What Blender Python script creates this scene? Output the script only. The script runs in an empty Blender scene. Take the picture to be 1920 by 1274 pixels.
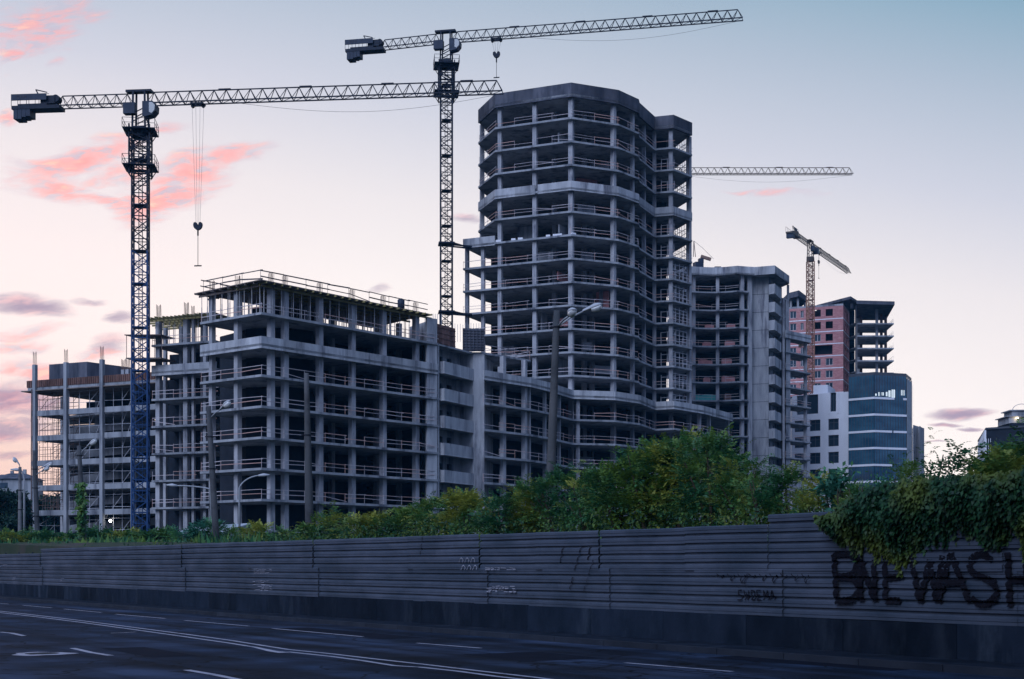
import bpy, math, random
import numpy as np
from mathutils import Vector
random.seed(7); np.random.seed(7)
C = bpy.context.scene
COL = C.collection
# ------------------------------------------------------------------ camera, sky, light
FX, CX, HY, EYE = 2700.0, 960.0, 1060.0, 1.9          # focal length in photo pixels, centre column, horizon row, eye height
cam_d = bpy.data.cameras.new('camera'); cam = bpy.data.objects.new('camera', cam_d); COL.objects.link(cam)
cam.location = (0, 0, EYE); cam.rotation_euler = (math.radians(90), 0, 0)
cam_d.sensor_width = 36; cam_d.lens = FX/1920*36; cam_d.shift_y = (HY-637)/1920
cam_d.clip_start = 0.2; cam_d.clip_end = 6000
C.camera = cam
C.view_settings.view_transform = 'Standard'; C.view_settings.look = 'None'
C.view_settings.exposure = 0.0; C.view_settings.gamma = 1.0
C.cycles.use_denoising = True
C.cycles.max_bounces = 6; C.cycles.diffuse_bounces = 3; C.cycles.transparent_max_bounces = 6

def build_world():
    w = bpy.data.worlds.new('World'); C.world = w; w.use_nodes = True
    nt = w.node_tree; N = nt.nodes; L = nt.links; N.clear()
    def val(s, x):
        if isinstance(x, (int, float)): s.default_value = x
        else: L.new(x, s)
    def m(op, a, b=0.0, c=0.0, clamp=False):
        n = N.new('ShaderNodeMath'); n.operation = op; n.use_clamp = clamp
        val(n.inputs[0], a); val(n.inputs[1], b); val(n.inputs[2], c); return n.outputs[0]
    def ss(x, lo, hi):
        n = N.new('ShaderNodeMapRange'); n.interpolation_type = 'SMOOTHSTEP'
        val(n.inputs[0], x); n.inputs[1].default_value = lo; n.inputs[2].default_value = hi; return n.outputs[0]
    def mix(f, a, b):
        n = N.new('ShaderNodeMix'); n.data_type = 'RGBA'; val(n.inputs[0], f)
        for s, x in ((n.inputs[6], a), (n.inputs[7], b)):
            if isinstance(x, tuple): s.default_value = (*x, 1)
            else: L.new(x, s)
        return n.outputs[2]
    tc = N.new('ShaderNodeTexCoord'); sep = N.new('ShaderNodeSeparateXYZ'); L.new(tc.outputs['Generated'], sep.inputs[0])
    dx, dy, dz = sep.outputs
    yy = m('MAXIMUM', dy, 0.05)
    u = m('DIVIDE', dx, yy); v = m('DIVIDE', dz, yy)
    # the western sky after sunset: colour by height, a little bluer to the north (right)
    ramp = N.new('ShaderNodeValToRGB'); cr = ramp.color_ramp
    hgt = m('ADD', v, m('MULTIPLY', u, 0.16))
    L.new(m('MULTIPLY', hgt, 1.6), ramp.inputs[0])
    stops = SKY_STOPS
    while len(cr.elements) < len(stops): cr.elements.new(0.5)
    for e, (p, c) in zip(cr.elements, stops): e.position = p*1.6; e.color = (*c, 1)
    col = ramp.outputs[0]
    # glow low on the left
    gl = m('MULTIPLY', ss(v, 0.17, 0.05), ss(u, -0.18, -0.36))
    col = mix(m('MULTIPLY', gl, 0.9), col, (1.02, 0.64, 0.46))
    lf = m('MULTIPLY', m('MULTIPLY', ss(u, -0.05, -0.36), ss(v, 0.42, 0.1)), 0.40)
    col = mix(lf, col, (1.05, 0.78, 0.78))
    # clouds
    comb = N.new('ShaderNodeCombineXYZ'); L.new(m('MULTIPLY', u, 14), comb.inputs[0]); L.new(m('MULTIPLY', v, 34), comb.inputs[1])
    wn = N.new('ShaderNodeTexNoise'); wn.inputs['Scale'].default_value = 0.9; wn.inputs['Detail'].default_value = 4
    L.new(comb.outputs[0], wn.inputs[0])
    sw = N.new('ShaderNodeSeparateColor'); L.new(wn.outputs['Color'], sw.inputs[0])
    uw = m('ADD', u, m('MULTIPLY', m('SUBTRACT', sw.outputs[0], 0.5), 0.035))
    vw = m('ADD', v, m('MULTIPLY', m('SUBTRACT', sw.outputs[1], 0.5), 0.022))
    c2 = N.new('ShaderNodeCombineXYZ')
    # streaks rise to the right a little
    L.new(m('MULTIPLY', m('ADD', uw, m('MULTIPLY', vw, 0.6)), 22), c2.inputs[0])
    L.new(m('MULTIPLY', m('SUBTRACT', vw, m('MULTIPLY', uw, 0.14)), 85), c2.inputs[1])
    fn = N.new('ShaderNodeTexNoise'); fn.inputs['Scale'].default_value = 1.0; fn.inputs['Detail'].default_value = 7; fn.inputs['Roughness'].default_value = 0.6
    L.new(c2.outputs[0], fn.inputs[0]); fine = m('SUBTRACT', fn.outputs[0], 0.5)
    def group(ells, gain=1.5):
        tot = None
        for (px, py, rx, ry, rot, k) in ells:
            u0, v0 = (px-CX)/FX, (HY-py)/FX; a = math.radians(rot); ca, sa = math.cos(a), math.sin(a)
            du, dv = m('SUBTRACT', uw, u0), m('SUBTRACT', vw, v0)
            ex = m('DIVIDE', m('ADD', m('MULTIPLY', du, ca), m('MULTIPLY', dv, sa)), rx/FX)
            ey = m('DIVIDE', m('SUBTRACT', m('MULTIPLY', dv, ca), m('MULTIPLY', du, sa)), ry/FX)
            e = m('SUBTRACT', 1.0, m('ADD', m('MULTIPLY', ex, ex), m('MULTIPLY', ey, ey)))
            e = m('MULTIPLY', m('MAXIMUM', e, -4.0), k)
            tot = e if tot is None else m('MAXIMUM', tot, e)
        return ss(m('ADD', tot, m('MULTIPLY', fine, gain)), -0.35, 1.7)
    pink = group(PINK_CLOUDS, 3.6); mauve = group(MAUVE_CLOUDS, 2.2)
    tone = ss(fn.outputs[0], 0.38, 0.62)
    front = ss(dy, 0.05, 0.3)
    c3 = N.new('ShaderNodeTexNoise'); c3.inputs['Scale'].default_value = 2.6; c3.inputs['Detail'].default_value = 6; L.new(c2.outputs[0], c3.inputs[0])
    body = mix(ss(m('ADD', m('MULTIPLY', pink, 0.6), m('MULTIPLY', c3.outputs[0], 0.9)), 0.45, 0.95), (0.74, 0.50, 0.60), (1.12, 0.40, 0.38))
    body = mix(ss(fn.outputs[0], 0.56, 0.70), body, (1.2, 0.66, 0.50))
    body = mix(ss(c3.outputs[0], 0.50, 0.36), body, (0.62, 0.46, 0.58))
    col = mix(m('MULTIPLY', m('MULTIPLY', pink, front), m('ADD', 0.45, m('MULTIPLY', c3.outputs[0], 0.6))), col, body)
    under = ss(fn.outputs[0], 0.55, 0.35)
    col = mix(m('MULTIPLY', m('MULTIPLY', mauve, front), 0.85), col, mix(under, (0.36, 0.26, 0.40), (0.85, 0.34, 0.40)))
    # the rest of the dome: deep blue overhead, dusk blue in the east behind the camera
    back = ss(dy, 0.35, -0.15)
    dome = mix(ss(dz, 0.45, 0.9), (1, 1, 1), (0.35, 0.5, 0.75))
    mm = N.new('ShaderNodeMix'); mm.data_type = 'RGBA'; mm.blend_type = 'MULTIPLY'; mm.inputs[0].default_value = 1
    L.new(col, mm.inputs[6]); L.new(dome, mm.inputs[7])
    col = mix(back, mm.outputs[2], mix(ss(dz, -0.05, 0.7), EAST_LOW, EAST_HIGH))
    col = mix(ss(dz, 0.0, -0.04), col, (0.02, 0.025, 0.04))
    bg = N.new('ShaderNodeBackground'); L.new(col, bg.inputs[0]); bg.inputs[1].default_value = 1.0
    out = N.new('ShaderNodeOutputWorld'); L.new(bg.outputs[0], out.inputs[0])
    w.cycles.sampling_method = 'MANUAL'; w.cycles.sample_map_resolution = 512
SKY_STOPS = [(0.0, (1.24, 1.02, 0.84)), (0.07, (1.20, 1.09, 1.00)), (0.16, (1.08, 0.99, 0.96)), (0.24, (0.90, 0.85, 0.87)),
             (0.31, (0.66, 0.68, 0.78)), (0.38, (0.47, 0.55, 0.67)), (0.45, (0.27, 0.43, 0.56)), (0.6, (0.15, 0.25, 0.40))]
PINK_CLOUDS = [(150, 300, 150, 34, 20, 1.35), (95, 340, 85, 34, -24, 1.2), (190, 375, 110, 26, -22, 1.1), (330, 350, 130, 55, 32, 1.35), (215, 330, 70, 40, 0, .75),
               (415, 293, 110, 24, 3, 1.15), (270, 385, 75, 45, 10, 1.3), (300, 238, 50, 16, 8, 1.0), (80, 55, 125, 60, 18, .85),
               (14, 105, 32, 16, 20, 1.1), (100, 122, 25, 12, 0, .7), (8, 225, 26, 14, 0, .9), (1440, 362, 95, 8, -4, .55),
               (40, 655, 75, 12, 4, 1.0), (60, 690, 95, 22, -10, 1.1), (10, 815, 60, 10, 0, .8), (30, 740, 95, 40, 0, .8), (30, 630, 90, 14, 6, .8), (180, 665, 60, 10, 5, .7)]
MAUVE_CLOUDS = [(45, 574, 95, 24, -9, 1.3), (155, 567, 40, 6, 0, .8), (228, 600, 40, 16, -10, .9), (205, 648, 45, 14, 10, .9), (25, 800, 90, 30, 0, 1.0),
                (50, 745, 110, 40, 0, 1.1), (20, 852, 60, 8, 0, .8), (878, 406, 36, 11, 0, .9), (716, 546, 22, 8, 20, .6),
                (1808, 778, 62, 12, 3, 1.6), (1775, 796, 34, 5, 0, 1.4), (1815, 803, 26, 4, 0, 1.3), (1742, 831, 28, 2.5, 0, 1.0)]
EAST_LOW, EAST_HIGH = (0.14, 0.20, 0.38), (0.37, 0.52, 0.94)
build_world()
sun_d = bpy.data.lights.new('sun', 'SUN'); sun = bpy.data.objects.new('sun', sun_d); COL.objects.link(sun)
sun_d.energy = 2.3; sun_d.angle = math.radians(40); sun_d.color = (0.63, 0.74, 1.0)     # soft skylight from the bright dusk dome behind the camera
sun.rotation_euler = (math.radians(56), 0, math.radians(-30))

# ------------------------------------------------------------------ helpers
def P(px, py, Y): return Vector(((px-CX)/FX*Y, Y, EYE+(HY-py)/FX*Y))
def D(px, py, z):                                    # point of known height z seen at a pixel
    Y = (z-EYE)*FX/(HY-py); return Vector(((px-CX)/FX*Y, Y, z))
def on(px, a, d):                                    # distance along a ground line where a pixel column crosses it
    k = (px-CX)/FX; return (k*a[1]-a[0])/(d[0]-k*d[1])
def V2(p): return Vector((p[0], p[1]))
def inset(poly, d, closed=True):
    n = len(poly); out = []
    for i in range(n):
        p = V2(poly[i])
        a = V2(poly[i-1]) if (closed or i > 0) else None
        b = V2(poly[(i+1) % n]) if (closed or i < n-1) else None
        n1 = n2 = None
        if a is not None: e = (p-a).normalized(); n1 = Vector((-e.y, e.x))
        if b is not None: e = (b-p).normalized(); n2 = Vector((-e.y, e.x))
        if n1 is None: q = p+n2*d
        elif n2 is None: q = p+n1*d
        else:
            s = n1+n2; k = max(0.35, 1+n1.dot(n2)); q = p+s*(d/k)
        out.append(q)
    return out
def hit(px, line):
    return hit_(px, line, .35) or hit_(px, line[:2], 9) or hit_(px, line[-2:], 9) or hit_(px, line, 15)
def hit_(px, line, tol):                             # where a pixel column crosses a ground polyline, with direction
    best = None
    for a, b in zip(line[:-1], line[1:]):
        a, b = V2(a), V2(b); d = (b-a); L = d.length
        if L < 1e-6: continue
        d = d/L; k = (px-CX)/FX; den = d.x-k*d.y
        if abs(den) < 1e-9: continue
        t = (k*a.y-a.x)/den
        if -tol <= t <= L+tol:
            q = a+d*t
            if best is None or q.y < best[0].y: best = (q, math.atan2(d.y, d.x))
    return best
class MB:
    def __init__(s): s.v = []; s.f = []; s.smooth = False
    def quad(s, *pts):
        i = len(s.v); s.v += [tuple(p) for p in pts]; s.f.append(tuple(range(i, i+len(pts))))
    def box(s, c, d, a=0.0):
        ca, sa = math.cos(a), math.sin(a); i = len(s.v)
        for z in (-.5, .5):
            for (x, y) in ((-.5, -.5), (.5, -.5), (.5, .5), (-.5, .5)):
                X, Yv = x*d[0], y*d[1]
                s.v.append((c[0]+X*ca-Yv*sa, c[1]+X*sa+Yv*ca, c[2]+z*d[2]))
        s.f += [(i+3, i+2, i+1, i), (i+4, i+5, i+6, i+7), (i, i+1, i+5, i+4), (i+1, i+2, i+6, i+5), (i+2, i+3, i+7, i+6), (i+3, i, i+4, i+7)]
    def beam(s, p, q, w, h=None):
        p, q = Vector(p), Vector(q); h = h or w; d = q-p
        if d.length < 1e-6: return
        d.normalize(); up = Vector((0, 0, 1)) if abs(d.z) < .95 else Vector((0, 1, 0))
        x = d.cross(up).normalized(); y = x.cross(d).normalized(); i = len(s.v)
        for c in (p, q):
            for (a, b) in ((-.5, -.5), (.5, -.5), (.5, .5), (-.5, .5)): s.v.append(tuple(c+x*(a*w)+y*(b*h)))
        s.f += [(i, i+1, i+2, i+3), (i+7, i+6, i+5, i+4), (i+4, i+5, i+1, i), (i+5, i+6, i+2, i+1), (i+6, i+7, i+3, i+2), (i+7, i+4, i, i+3)]
    def tube(s, pts, rad, n=8, cap=True):
        pts = [Vector(p) for p in pts]; rr = rad if isinstance(rad, (list, tuple)) else [rad]*len(pts); base = len(s.v)
        for k, p in enumerate(pts):
            d = (pts[min(k+1, len(pts)-1)]-pts[max(k-1, 0)]).normalized()
            up = Vector((0, 0, 1)) if abs(d.z) < .95 else Vector((0, 1, 0))
            x = d.cross(up).normalized(); y = x.cross(d).normalized()
            for j in range(n):
                a = 2*math.pi*j/n; s.v.append(tuple(p+x*(math.cos(a)*rr[k])+y*(math.sin(a)*rr[k])))
        for k in range(len(pts)-1):
            for j in range(n):
                a = base+k*n+j; b = base+k*n+(j+1) % n; s.f.append((a, b, b+n, a+n))
        if cap:
            s.f.append(tuple(base+j for j in range(n))[::-1]); s.f.append(tuple(base+(len(pts)-1)*n+j for j in range(n)))
    def prism(s, poly, z0, z1):
        n = len(poly); i = len(s.v)
        s.v += [(p[0], p[1], z0) for p in poly]+[(p[0], p[1], z1) for p in poly]
        s.f.append(tuple(range(i+n-1, i-1, -1))); s.f.append(tuple(range(i+n, i+2*n)))
        for k in range(n):
            l = (k+1) % n; s.f.append((i+k, i+l, i+n+l, i+n+k))
    def strip(s, line, t, z0, z1, closed=False, piece=None, gap=()):     # a wall of thickness t inwards of a ground polyline, cast in pieces
        inn = inset(line, t, closed); n = len(line); rng = range(n if closed else n-1)
        for k in rng:
            a, b, c, d = V2(line[k]), V2(line[(k+1) % n]), inn[(k+1) % n], inn[k]
            m_ = max(1, round((b-a).length/piece)) if piece else 1
            for j in range(m_):
                if (k, j) in gap: continue
                u0, u1 = j/m_, (j+1)/m_
                s.prism([a.lerp(b, u0), a.lerp(b, u1), d.lerp(c, u1), d.lerp(c, u0)], z0, z1)
    def build(s, name, mat, parent=None, smooth=False):
        me = bpy.data.meshes.new(name); o0 = Vector((0, 0, 0))
        if parent is not None: o0 = Vector(parent.get('_o', (0, 0, 0)))
        arr = np.array(s.v, dtype=np.float64)
        if len(arr): arr = arr-np.array(o0)
        me.from_pydata(arr.tolist(), [], s.f)
        me.materials.append(mat)
        if smooth: me.polygons.foreach_set('use_smooth', [True]*len(me.polygons))
        me.update()
        o = bpy.data.objects.new(name, me); COL.objects.link(o); o['_o'] = tuple(o0)
        if parent is not None: o.parent = parent
        return o
def thing(name, label, cat, loc=(0, 0, 0), group=None):
    o = bpy.data.objects.new(name, None); COL.objects.link(o); o.location = loc; o['_o'] = tuple(loc)
    o.empty_display_size = 0.5; tag(o, label, cat, group); return o
def tag(o, label=None, cat=None, group=None, kind=None):
    if label: o['label'] = label
    if cat: o['category'] = cat
    if group: o['group'] = group
    if kind: o['kind'] = kind
    return o
def shared(name, me, parent, loc, rot=0.0, scale=None):                 # another copy of a part, sharing its mesh
    o = bpy.data.objects.new(name, me); COL.objects.link(o); o.parent = parent
    o.location = Vector(loc)-Vector(parent['_o']); o.rotation_euler = (0, 0, rot); o['_o'] = tuple(loc)
    if scale: o.scale = scale
    return o
def mesh_of(mb, name, mat):
    me = bpy.data.meshes.new(name); me.from_pydata(mb.v, [], mb.f); me.materials.append(mat); me.update(); return me
def np_mesh(name, verts, k, mat, parent=None):                          # verts (n*k,3): n faces of k corners each
    me = bpy.data.meshes.new(name); o0 = np.array(parent.get('_o', (0, 0, 0))) if parent is not None else 0
    v = (verts-o0).astype(np.float32); nf = len(v)//k
    me.vertices.add(len(v)); me.vertices.foreach_set('co', v.ravel())
    me.loops.add(len(v)); me.loops.foreach_set('vertex_index', np.arange(len(v), dtype=np.int32))
    me.polygons.add(nf); me.polygons.foreach_set('loop_start', np.arange(0, len(v), k, dtype=np.int32)); me.polygons.foreach_set('loop_total', np.full(nf, k, dtype=np.int32))
    me.materials.append(mat); me.update(calc_edges=True); me.validate()
    o = bpy.data.objects.new(name, me); COL.objects.link(o)
    if parent is not None: o.parent = parent
    return o
def text_part(name, s, mat, origin, right, size, parent, depth=0.02):  # raised letters standing upright along a direction
    cu = bpy.data.curves.new(name, 'FONT'); cu.body = s; cu.size = size; cu.extrude = depth
    t = bpy.data.objects.new(name, cu); COL.objects.link(t)
    dg = bpy.context.evaluated_depsgraph_get(); me = bpy.data.meshes.new_from_object(t.evaluated_get(dg)); bpy.data.objects.remove(t)
    r = Vector(right).normalized(); up = Vector((0, 0, 1)); o0 = Vector(parent['_o']); nrm = r.cross(up)
    for v in me.vertices: v.co = Vector(origin)-o0+r*v.co.x+up*v.co.y+nrm*v.co.z
    me.materials.clear(); me.materials.append(mat)
    o = bpy.data.objects.new(name, me); COL.objects.link(o); o.parent = parent; return o

# ------------------------------------------------------------------ materials
def mat(name, c1, c2=None, scale=0.5, stretch=1.0, rough=0.88, spec=0.14, island=0.0, bump=0.0, detail=6, metal=0.0, c3=None, c3_scale=0.08, c3_lo=.5, c3_hi=.62, hue=None, c3_str=1.0):
    m = bpy.data.materials.new(name); m.use_nodes = True; nt = m.node_tree; N = nt.nodes; L = nt.links
    b = N['Principled BSDF']; b.inputs['Roughness'].default_value = rough; b.inputs['Specular IOR Level'].default_value = spec; b.inputs['Metallic'].default_value = metal
    geo = N.new('ShaderNodeNewGeometry'); mp = N.new('ShaderNodeMapping'); L.new(geo.outputs['Position'], mp.inputs[0])
    mp.inputs['Scale'].default_value = (scale, scale, scale*stretch)
    nz = N.new('ShaderNodeTexNoise'); nz.inputs['Detail'].default_value = detail; nz.inputs['Scale'].default_value = 1; nz.inputs['Roughness'].default_value = .62; L.new(mp.outputs[0], nz.inputs[0])
    def mix(f, a, bb, bt='MIX'):
        x = N.new('ShaderNodeMix'); x.data_type = 'RGBA'; x.blend_type = bt
        if isinstance(f, float): x.inputs[0].default_value = f
        else: L.new(f, x.inputs[0])
        for s_, q in ((x.inputs[6], a), (x.inputs[7], bb)):
            if isinstance(q, tuple): s_.default_value = (*q, 1)
            else: L.new(q, s_)
        return x.outputs[2]
    def rng(x, lo, hi, a=0.0, bb=1.0):
        r = N.new('ShaderNodeMapRange'); L.new(x, r.inputs[0]); r.inputs[1].default_value = lo; r.inputs[2].default_value = hi; r.inputs[3].default_value = a; r.inputs[4].default_value = bb; return r.outputs[0]
    col = mix(rng(nz.outputs[0], .32, .68), c1, c2 or c1)
    if c3:
        n2 = N.new('ShaderNodeTexNoise'); n2.inputs['Scale'].default_value = c3_scale; n2.inputs['Detail'].default_value = 6; n2.inputs['Roughness'].default_value = .65; mp2 = N.new('ShaderNodeMapping'); mp2.inputs['Scale'].default_value = (c3_str, c3_str, 1/c3_str); L.new(geo.outputs['Position'], mp2.inputs[0]); L.new(mp2.outputs[0], n2.inputs[0])
        col = mix(rng(n2.outputs[0], c3_lo, c3_hi), col, c3)
    if island:
        k = rng(geo.outputs['Random Per Island'], 0, 1, 1-island, 1+island)
        cc = N.new('ShaderNodeCombineColor'); [L.new(k, cc.inputs[i]) for i in range(3)]
        col = mix(1.0, col, cc.outputs[0], 'MULTIPLY')
        if hue: col = mix(rng(geo.outputs['Random Per Island'], .55, .9), col, hue)
    L.new(col, b.inputs['Base Color'])
    if bump:
        bp = N.new('ShaderNodeBump'); bp.inputs['Strength'].default_value = bump; bp.inputs['Distance'].default_value = .03
        n3 = N.new('ShaderNodeTexNoise'); n3.inputs['Scale'].default_value = 9; n3.inputs['Detail'].default_value = 4; L.new(geo.outputs['Position'], n3.inputs[0])
        L.new(n3.outputs[0], bp.inputs['Height']); L.new(bp.outputs[0], b.inputs['Normal'])
    return m
M = {}
M['conc'] = mat('raw_concrete', (.21, .22, .24), (.38, .385, .405), .45, .35, c3=(.10, .105, .125), c3_scale=.22, c3_str=2.6, c3_lo=.50, c3_hi=.66, bump=.2)
M['band'] = mat('cast_band_concrete', (.26, .265, .285), (.46, .46, .475), .8, .22, island=.22, c3=(.12, .12, .145), c3_scale=.3, c3_str=2.6, c3_lo=.51, c3_hi=.68, bump=.2)
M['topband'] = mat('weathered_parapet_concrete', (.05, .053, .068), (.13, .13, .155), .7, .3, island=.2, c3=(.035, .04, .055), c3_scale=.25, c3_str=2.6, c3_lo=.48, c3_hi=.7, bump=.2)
M['col'] = mat('column_concrete', (.27, .275, .295), (.43, .42, .44), .9, .35, c3=(.14, .14, .165), c3_scale=.5, c3_lo=.5, c3_hi=.68, c3_str=2.0, island=.1, bump=.2)
M['core'] = mat('core_wall_shade_dark', (.012, .016, .024), (.024, .029, .040), .6, 1, island=.0)  # near-black: the shade of the deep open floors is put into the colour
M['rail'] = mat('guard_board_wood', (.40, .35, .36), (.54, .48, .50), 1.5, 1, island=.35, hue=(.50, .31, .27))
M['railm'] = mat('dark_guard_tube', (.05, .05, .06), (.09, .08, .09), 1.5, 1)
M['ply'] = mat('formwork_plywood', (.13, .10, .09), (.24, .19, .16), 1.2, 1, island=.25)
M['yellow'] = mat('yellow_formwork_beam', (.19, .155, .07), (.33, .27, .12), 1.2, 1, island=.25)
M['brownp'] = mat('brown_shutter_panel', (.11, .06, .05), (.20, .11, .09), 1.6, .5, island=.35)
M['prop'] = mat('steel_prop', (.30, .30, .31), (.42, .40, .40), 2, 1, rough=.6)
M['rebar'] = mat('rebar_rust', (.16, .10, .08), (.26, .17, .13), 3, 1)
M['scaf'] = mat('scaffold_tube', (.10, .08, .08), (.20, .13, .11), 2, 1, rough=.6)
M['scafl'] = mat('light_steel_frame', (.38, .38, .42), (.5, .5, .54), 2, 1, rough=.6)
M['crane'] = mat('crane_blue_backlit', (.008, .012, .024), (.016, .022, .038), 1.2, 1, rough=.5)  # blue darkened so the backlit silhouette sits in the colour
M['craneb'] = mat('crane_blue_paint', (.012, .036, .105), (.022, .065, .17), 1.2, 1, rough=.5)
M['cranel'] = mat('crane_grey_box', (.022, .03, .05), (.04, .05, .075), 1.2, 1, rough=.5)
M['craneo'] = mat('crane_orange_paint', (.20, .095, .06), (.30, .14, .09), 1.2, 1, rough=.5)
M['craney'] = mat('crane_dull_yellow_paint', (.07, .055, .045), (.12, .09, .07), 1.2, 1, rough=.5)
M['cable'] = mat('steel_cable', (.10, .10, .12), (.13, .13, .15), 2, 1)
M['brick'] = mat('red_brick_infill', (.36, .15, .15), (.52, .25, .24), .9, 3.0, c3=(.56, .38, .37), c3_scale=.5, c3_lo=.6, c3_hi=.85)
M['white'] = mat('white_render', (.68, .67, .70), (.80, .79, .82), .3, .5)
M['frame'] = mat('window_frame', (.06, .065, .08), (.08, .085, .10), 1, 1, rough=.5)
M['framew'] = mat('white_window_frame', (.55, .52, .52), (.65, .62, .62), 1, 1, rough=.5)
M['glass'] = mat('dark_window_glass', (.02, .035, .05), (.03, .05, .07), .3, 1, rough=.06, spec=.8)
M['cglass'] = mat('curtain_wall_glass', (.02, .06, .10), (.055, .14, .20), .22, 2.6, rough=.05, spec=.7, c3=(.05, .07, .10), c3_scale=.12)
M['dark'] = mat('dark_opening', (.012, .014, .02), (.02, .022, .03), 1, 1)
M['fence'] = mat('profiled_sheet_paint', (.032, .046, .068), (.074, .088, .122),   .5, 3.0, rough=.7, spec=.15, c3=(.024, .036, .054), c3_scale=.35, c3_lo=.5, c3_hi=.75)
M['fbase'] = mat('plinth_concrete', (.006, .011, .019), (.014, .021, .035), 1.2, .5, rough=.95, spec=.05, island=.3, c3=(.024, .033, .048), c3_scale=.7, c3_str=1.8, c3_lo=.53, c3_hi=.68, bump=.4)
M['paintk'] = mat('black_spray_paint', (.008, .008, .012), (.014, .014, .02), 3, 1, rough=.9, spec=.02)
M['paintg'] = mat('faint_grey_paint', (.20, .20, .24), (.28, .28, .33), 6, 1, rough=.8)
M['asph'] = mat('asphalt', (.005, .011, .022), (.011, .019, .036), .35, 1, rough=.9, spec=.06, c3=(.021, .029, .050), c3_scale=.11, c3_lo=.45, c3_hi=.65, bump=.35)
def asphalt(m):
    nt = m.node_tree; N = nt.nodes; L = nt.links; b = N['Principled BSDF']; old = b.inputs['Base Color'].links[0].from_socket
    geo = N.new('ShaderNodeNewGeometry'); mp = N.new('ShaderNodeMapping'); mp.vector_type = 'POINT'; mp.inputs['Rotation'].default_value = (0, 0, math.radians(56.5)); L.new(geo.outputs['Position'], mp.inputs[0])
    def noise(sx, sy, det=5):
        k = N.new('ShaderNodeMapping'); k.inputs['Scale'].default_value = (sx, sy, 1); L.new(mp.outputs[0], k.inputs[0]); n = N.new('ShaderNodeTexNoise'); n.inputs['Detail'].default_value = det; n.inputs['Scale'].default_value = 1; L.new(k.outputs[0], n.inputs[0]); return n.outputs[0]
    def rg(x, lo, hi, a, c):
        r = N.new('ShaderNodeMapRange'); L.new(x, r.inputs[0]); [setattr(r.inputs[i+1], 'default_value', q) for i, q in enumerate((lo, hi, a, c))]; return r.outputs[0]
    def mul(a, c):
        cc = N.new('ShaderNodeCombineColor'); [L.new(c, cc.inputs[i]) for i in range(3)]; x = N.new('ShaderNodeMix'); x.data_type = 'RGBA'; x.blend_type = 'MULTIPLY'; x.inputs[0].default_value = 1; L.new(a, x.inputs[6]); L.new(cc.outputs[0], x.inputs[7]); return x.outputs[2]
    col = mul(old, rg(noise(.03, .8, 3), .38, .62, .55, 1.75))          # wheel-polished bands along the road
    col = mul(col, rg(noise(.5, .5, 9), .4, .6, .66, 1.4))
    v = N.new('ShaderNodeTexVoronoi'); v.feature = 'DISTANCE_TO_EDGE'; v.inputs['Scale'].default_value = .45; w = N.new('ShaderNodeVectorMath'); w.operation = 'ADD'; nn = N.new('ShaderNodeTexNoise'); nn.inputs['Scale'].default_value = 1.2; L.new(geo.outputs['Position'], nn.inputs[0]); L.new(geo.outputs['Position'], w.inputs[0]); L.new(nn.outputs['Color'], w.inputs[1]); L.new(w.outputs[0], v.inputs['Vector'])
    cr = rg(v.outputs['Distance'], .006, .022, .25, 1.0); gate = rg(noise(.12, .12, 2), .42, .5, 0, 1)
    mx = N.new('ShaderNodeMix'); mx.inputs[2].default_value = 1.0; L.new(gate, mx.inputs[0]); L.new(cr, mx.inputs[3]); L.new(mul(col, mx.outputs[0]), b.inputs['Base Color'])
asphalt(M['asph'])
M['tyre'] = mat('worn_wheel_track', (.048, .046, .058), (.066, .062, .078), .6, 1, rough=.55, spec=.4, bump=.3)
M['mark'] = mat('road_marking_paint', (.24, .24, .30), (.38, .37, .43), 2.4, 1, rough=.6, c3=(.07, .075, .10), c3_scale=3.5, c3_lo=.54, c3_hi=.68)
M['kerb'] = mat('kerb_stone', (.013, .018, .028), (.026, .032, .045), 1, 1, island=.15)
M['earth'] = mat('grassy_earth', (.018, .035, .02), (.04, .05, .03), .5, 1, c3=(.05, .045, .04), c3_scale=.2)
M['pole'] = mat('old_concrete_pole', (.11, .11, .115), (.20, .195, .195), 1.4, .3, c3=(.07, .07, .08), c3_scale=.9, c3_lo=.5, c3_hi=.7, bump=.5)
M['poled'] = mat('dark_tarred_pole', (.05, .055, .06), (.10, .10, .105), 1.4, .3, c3=(.035, .035, .04), c3_scale=.9, c3_lo=.5, c3_hi=.7, bump=.5)
M['lampb'] = mat('grey_lamp_metal', (.36, .37, .40), (.48, .48, .50), 2, 1, rough=.45)
M['lampg'] = mat('cloudy_lamp_glass', (.50, .50, .50), (.66, .64, .62), 3, 1, rough=.2, spec=.6)
M['galv'] = mat('galvanised_pole', (.26, .27, .29), (.34, .35, .37), 2, 1, rough=.5)
M['sheet'] = mat('pale_roof_sheet', (.36, .38, .41), (.46, .48, .50), 1, 1)
M['tarp'] = mat('turquoise_tarpaulin', (.08, .38, .36), (.14, .50, .46), 1, 1)
M['bark'] = mat('bark', (.04, .032, .026), (.08, .06, .045), 3, .4)
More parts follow.
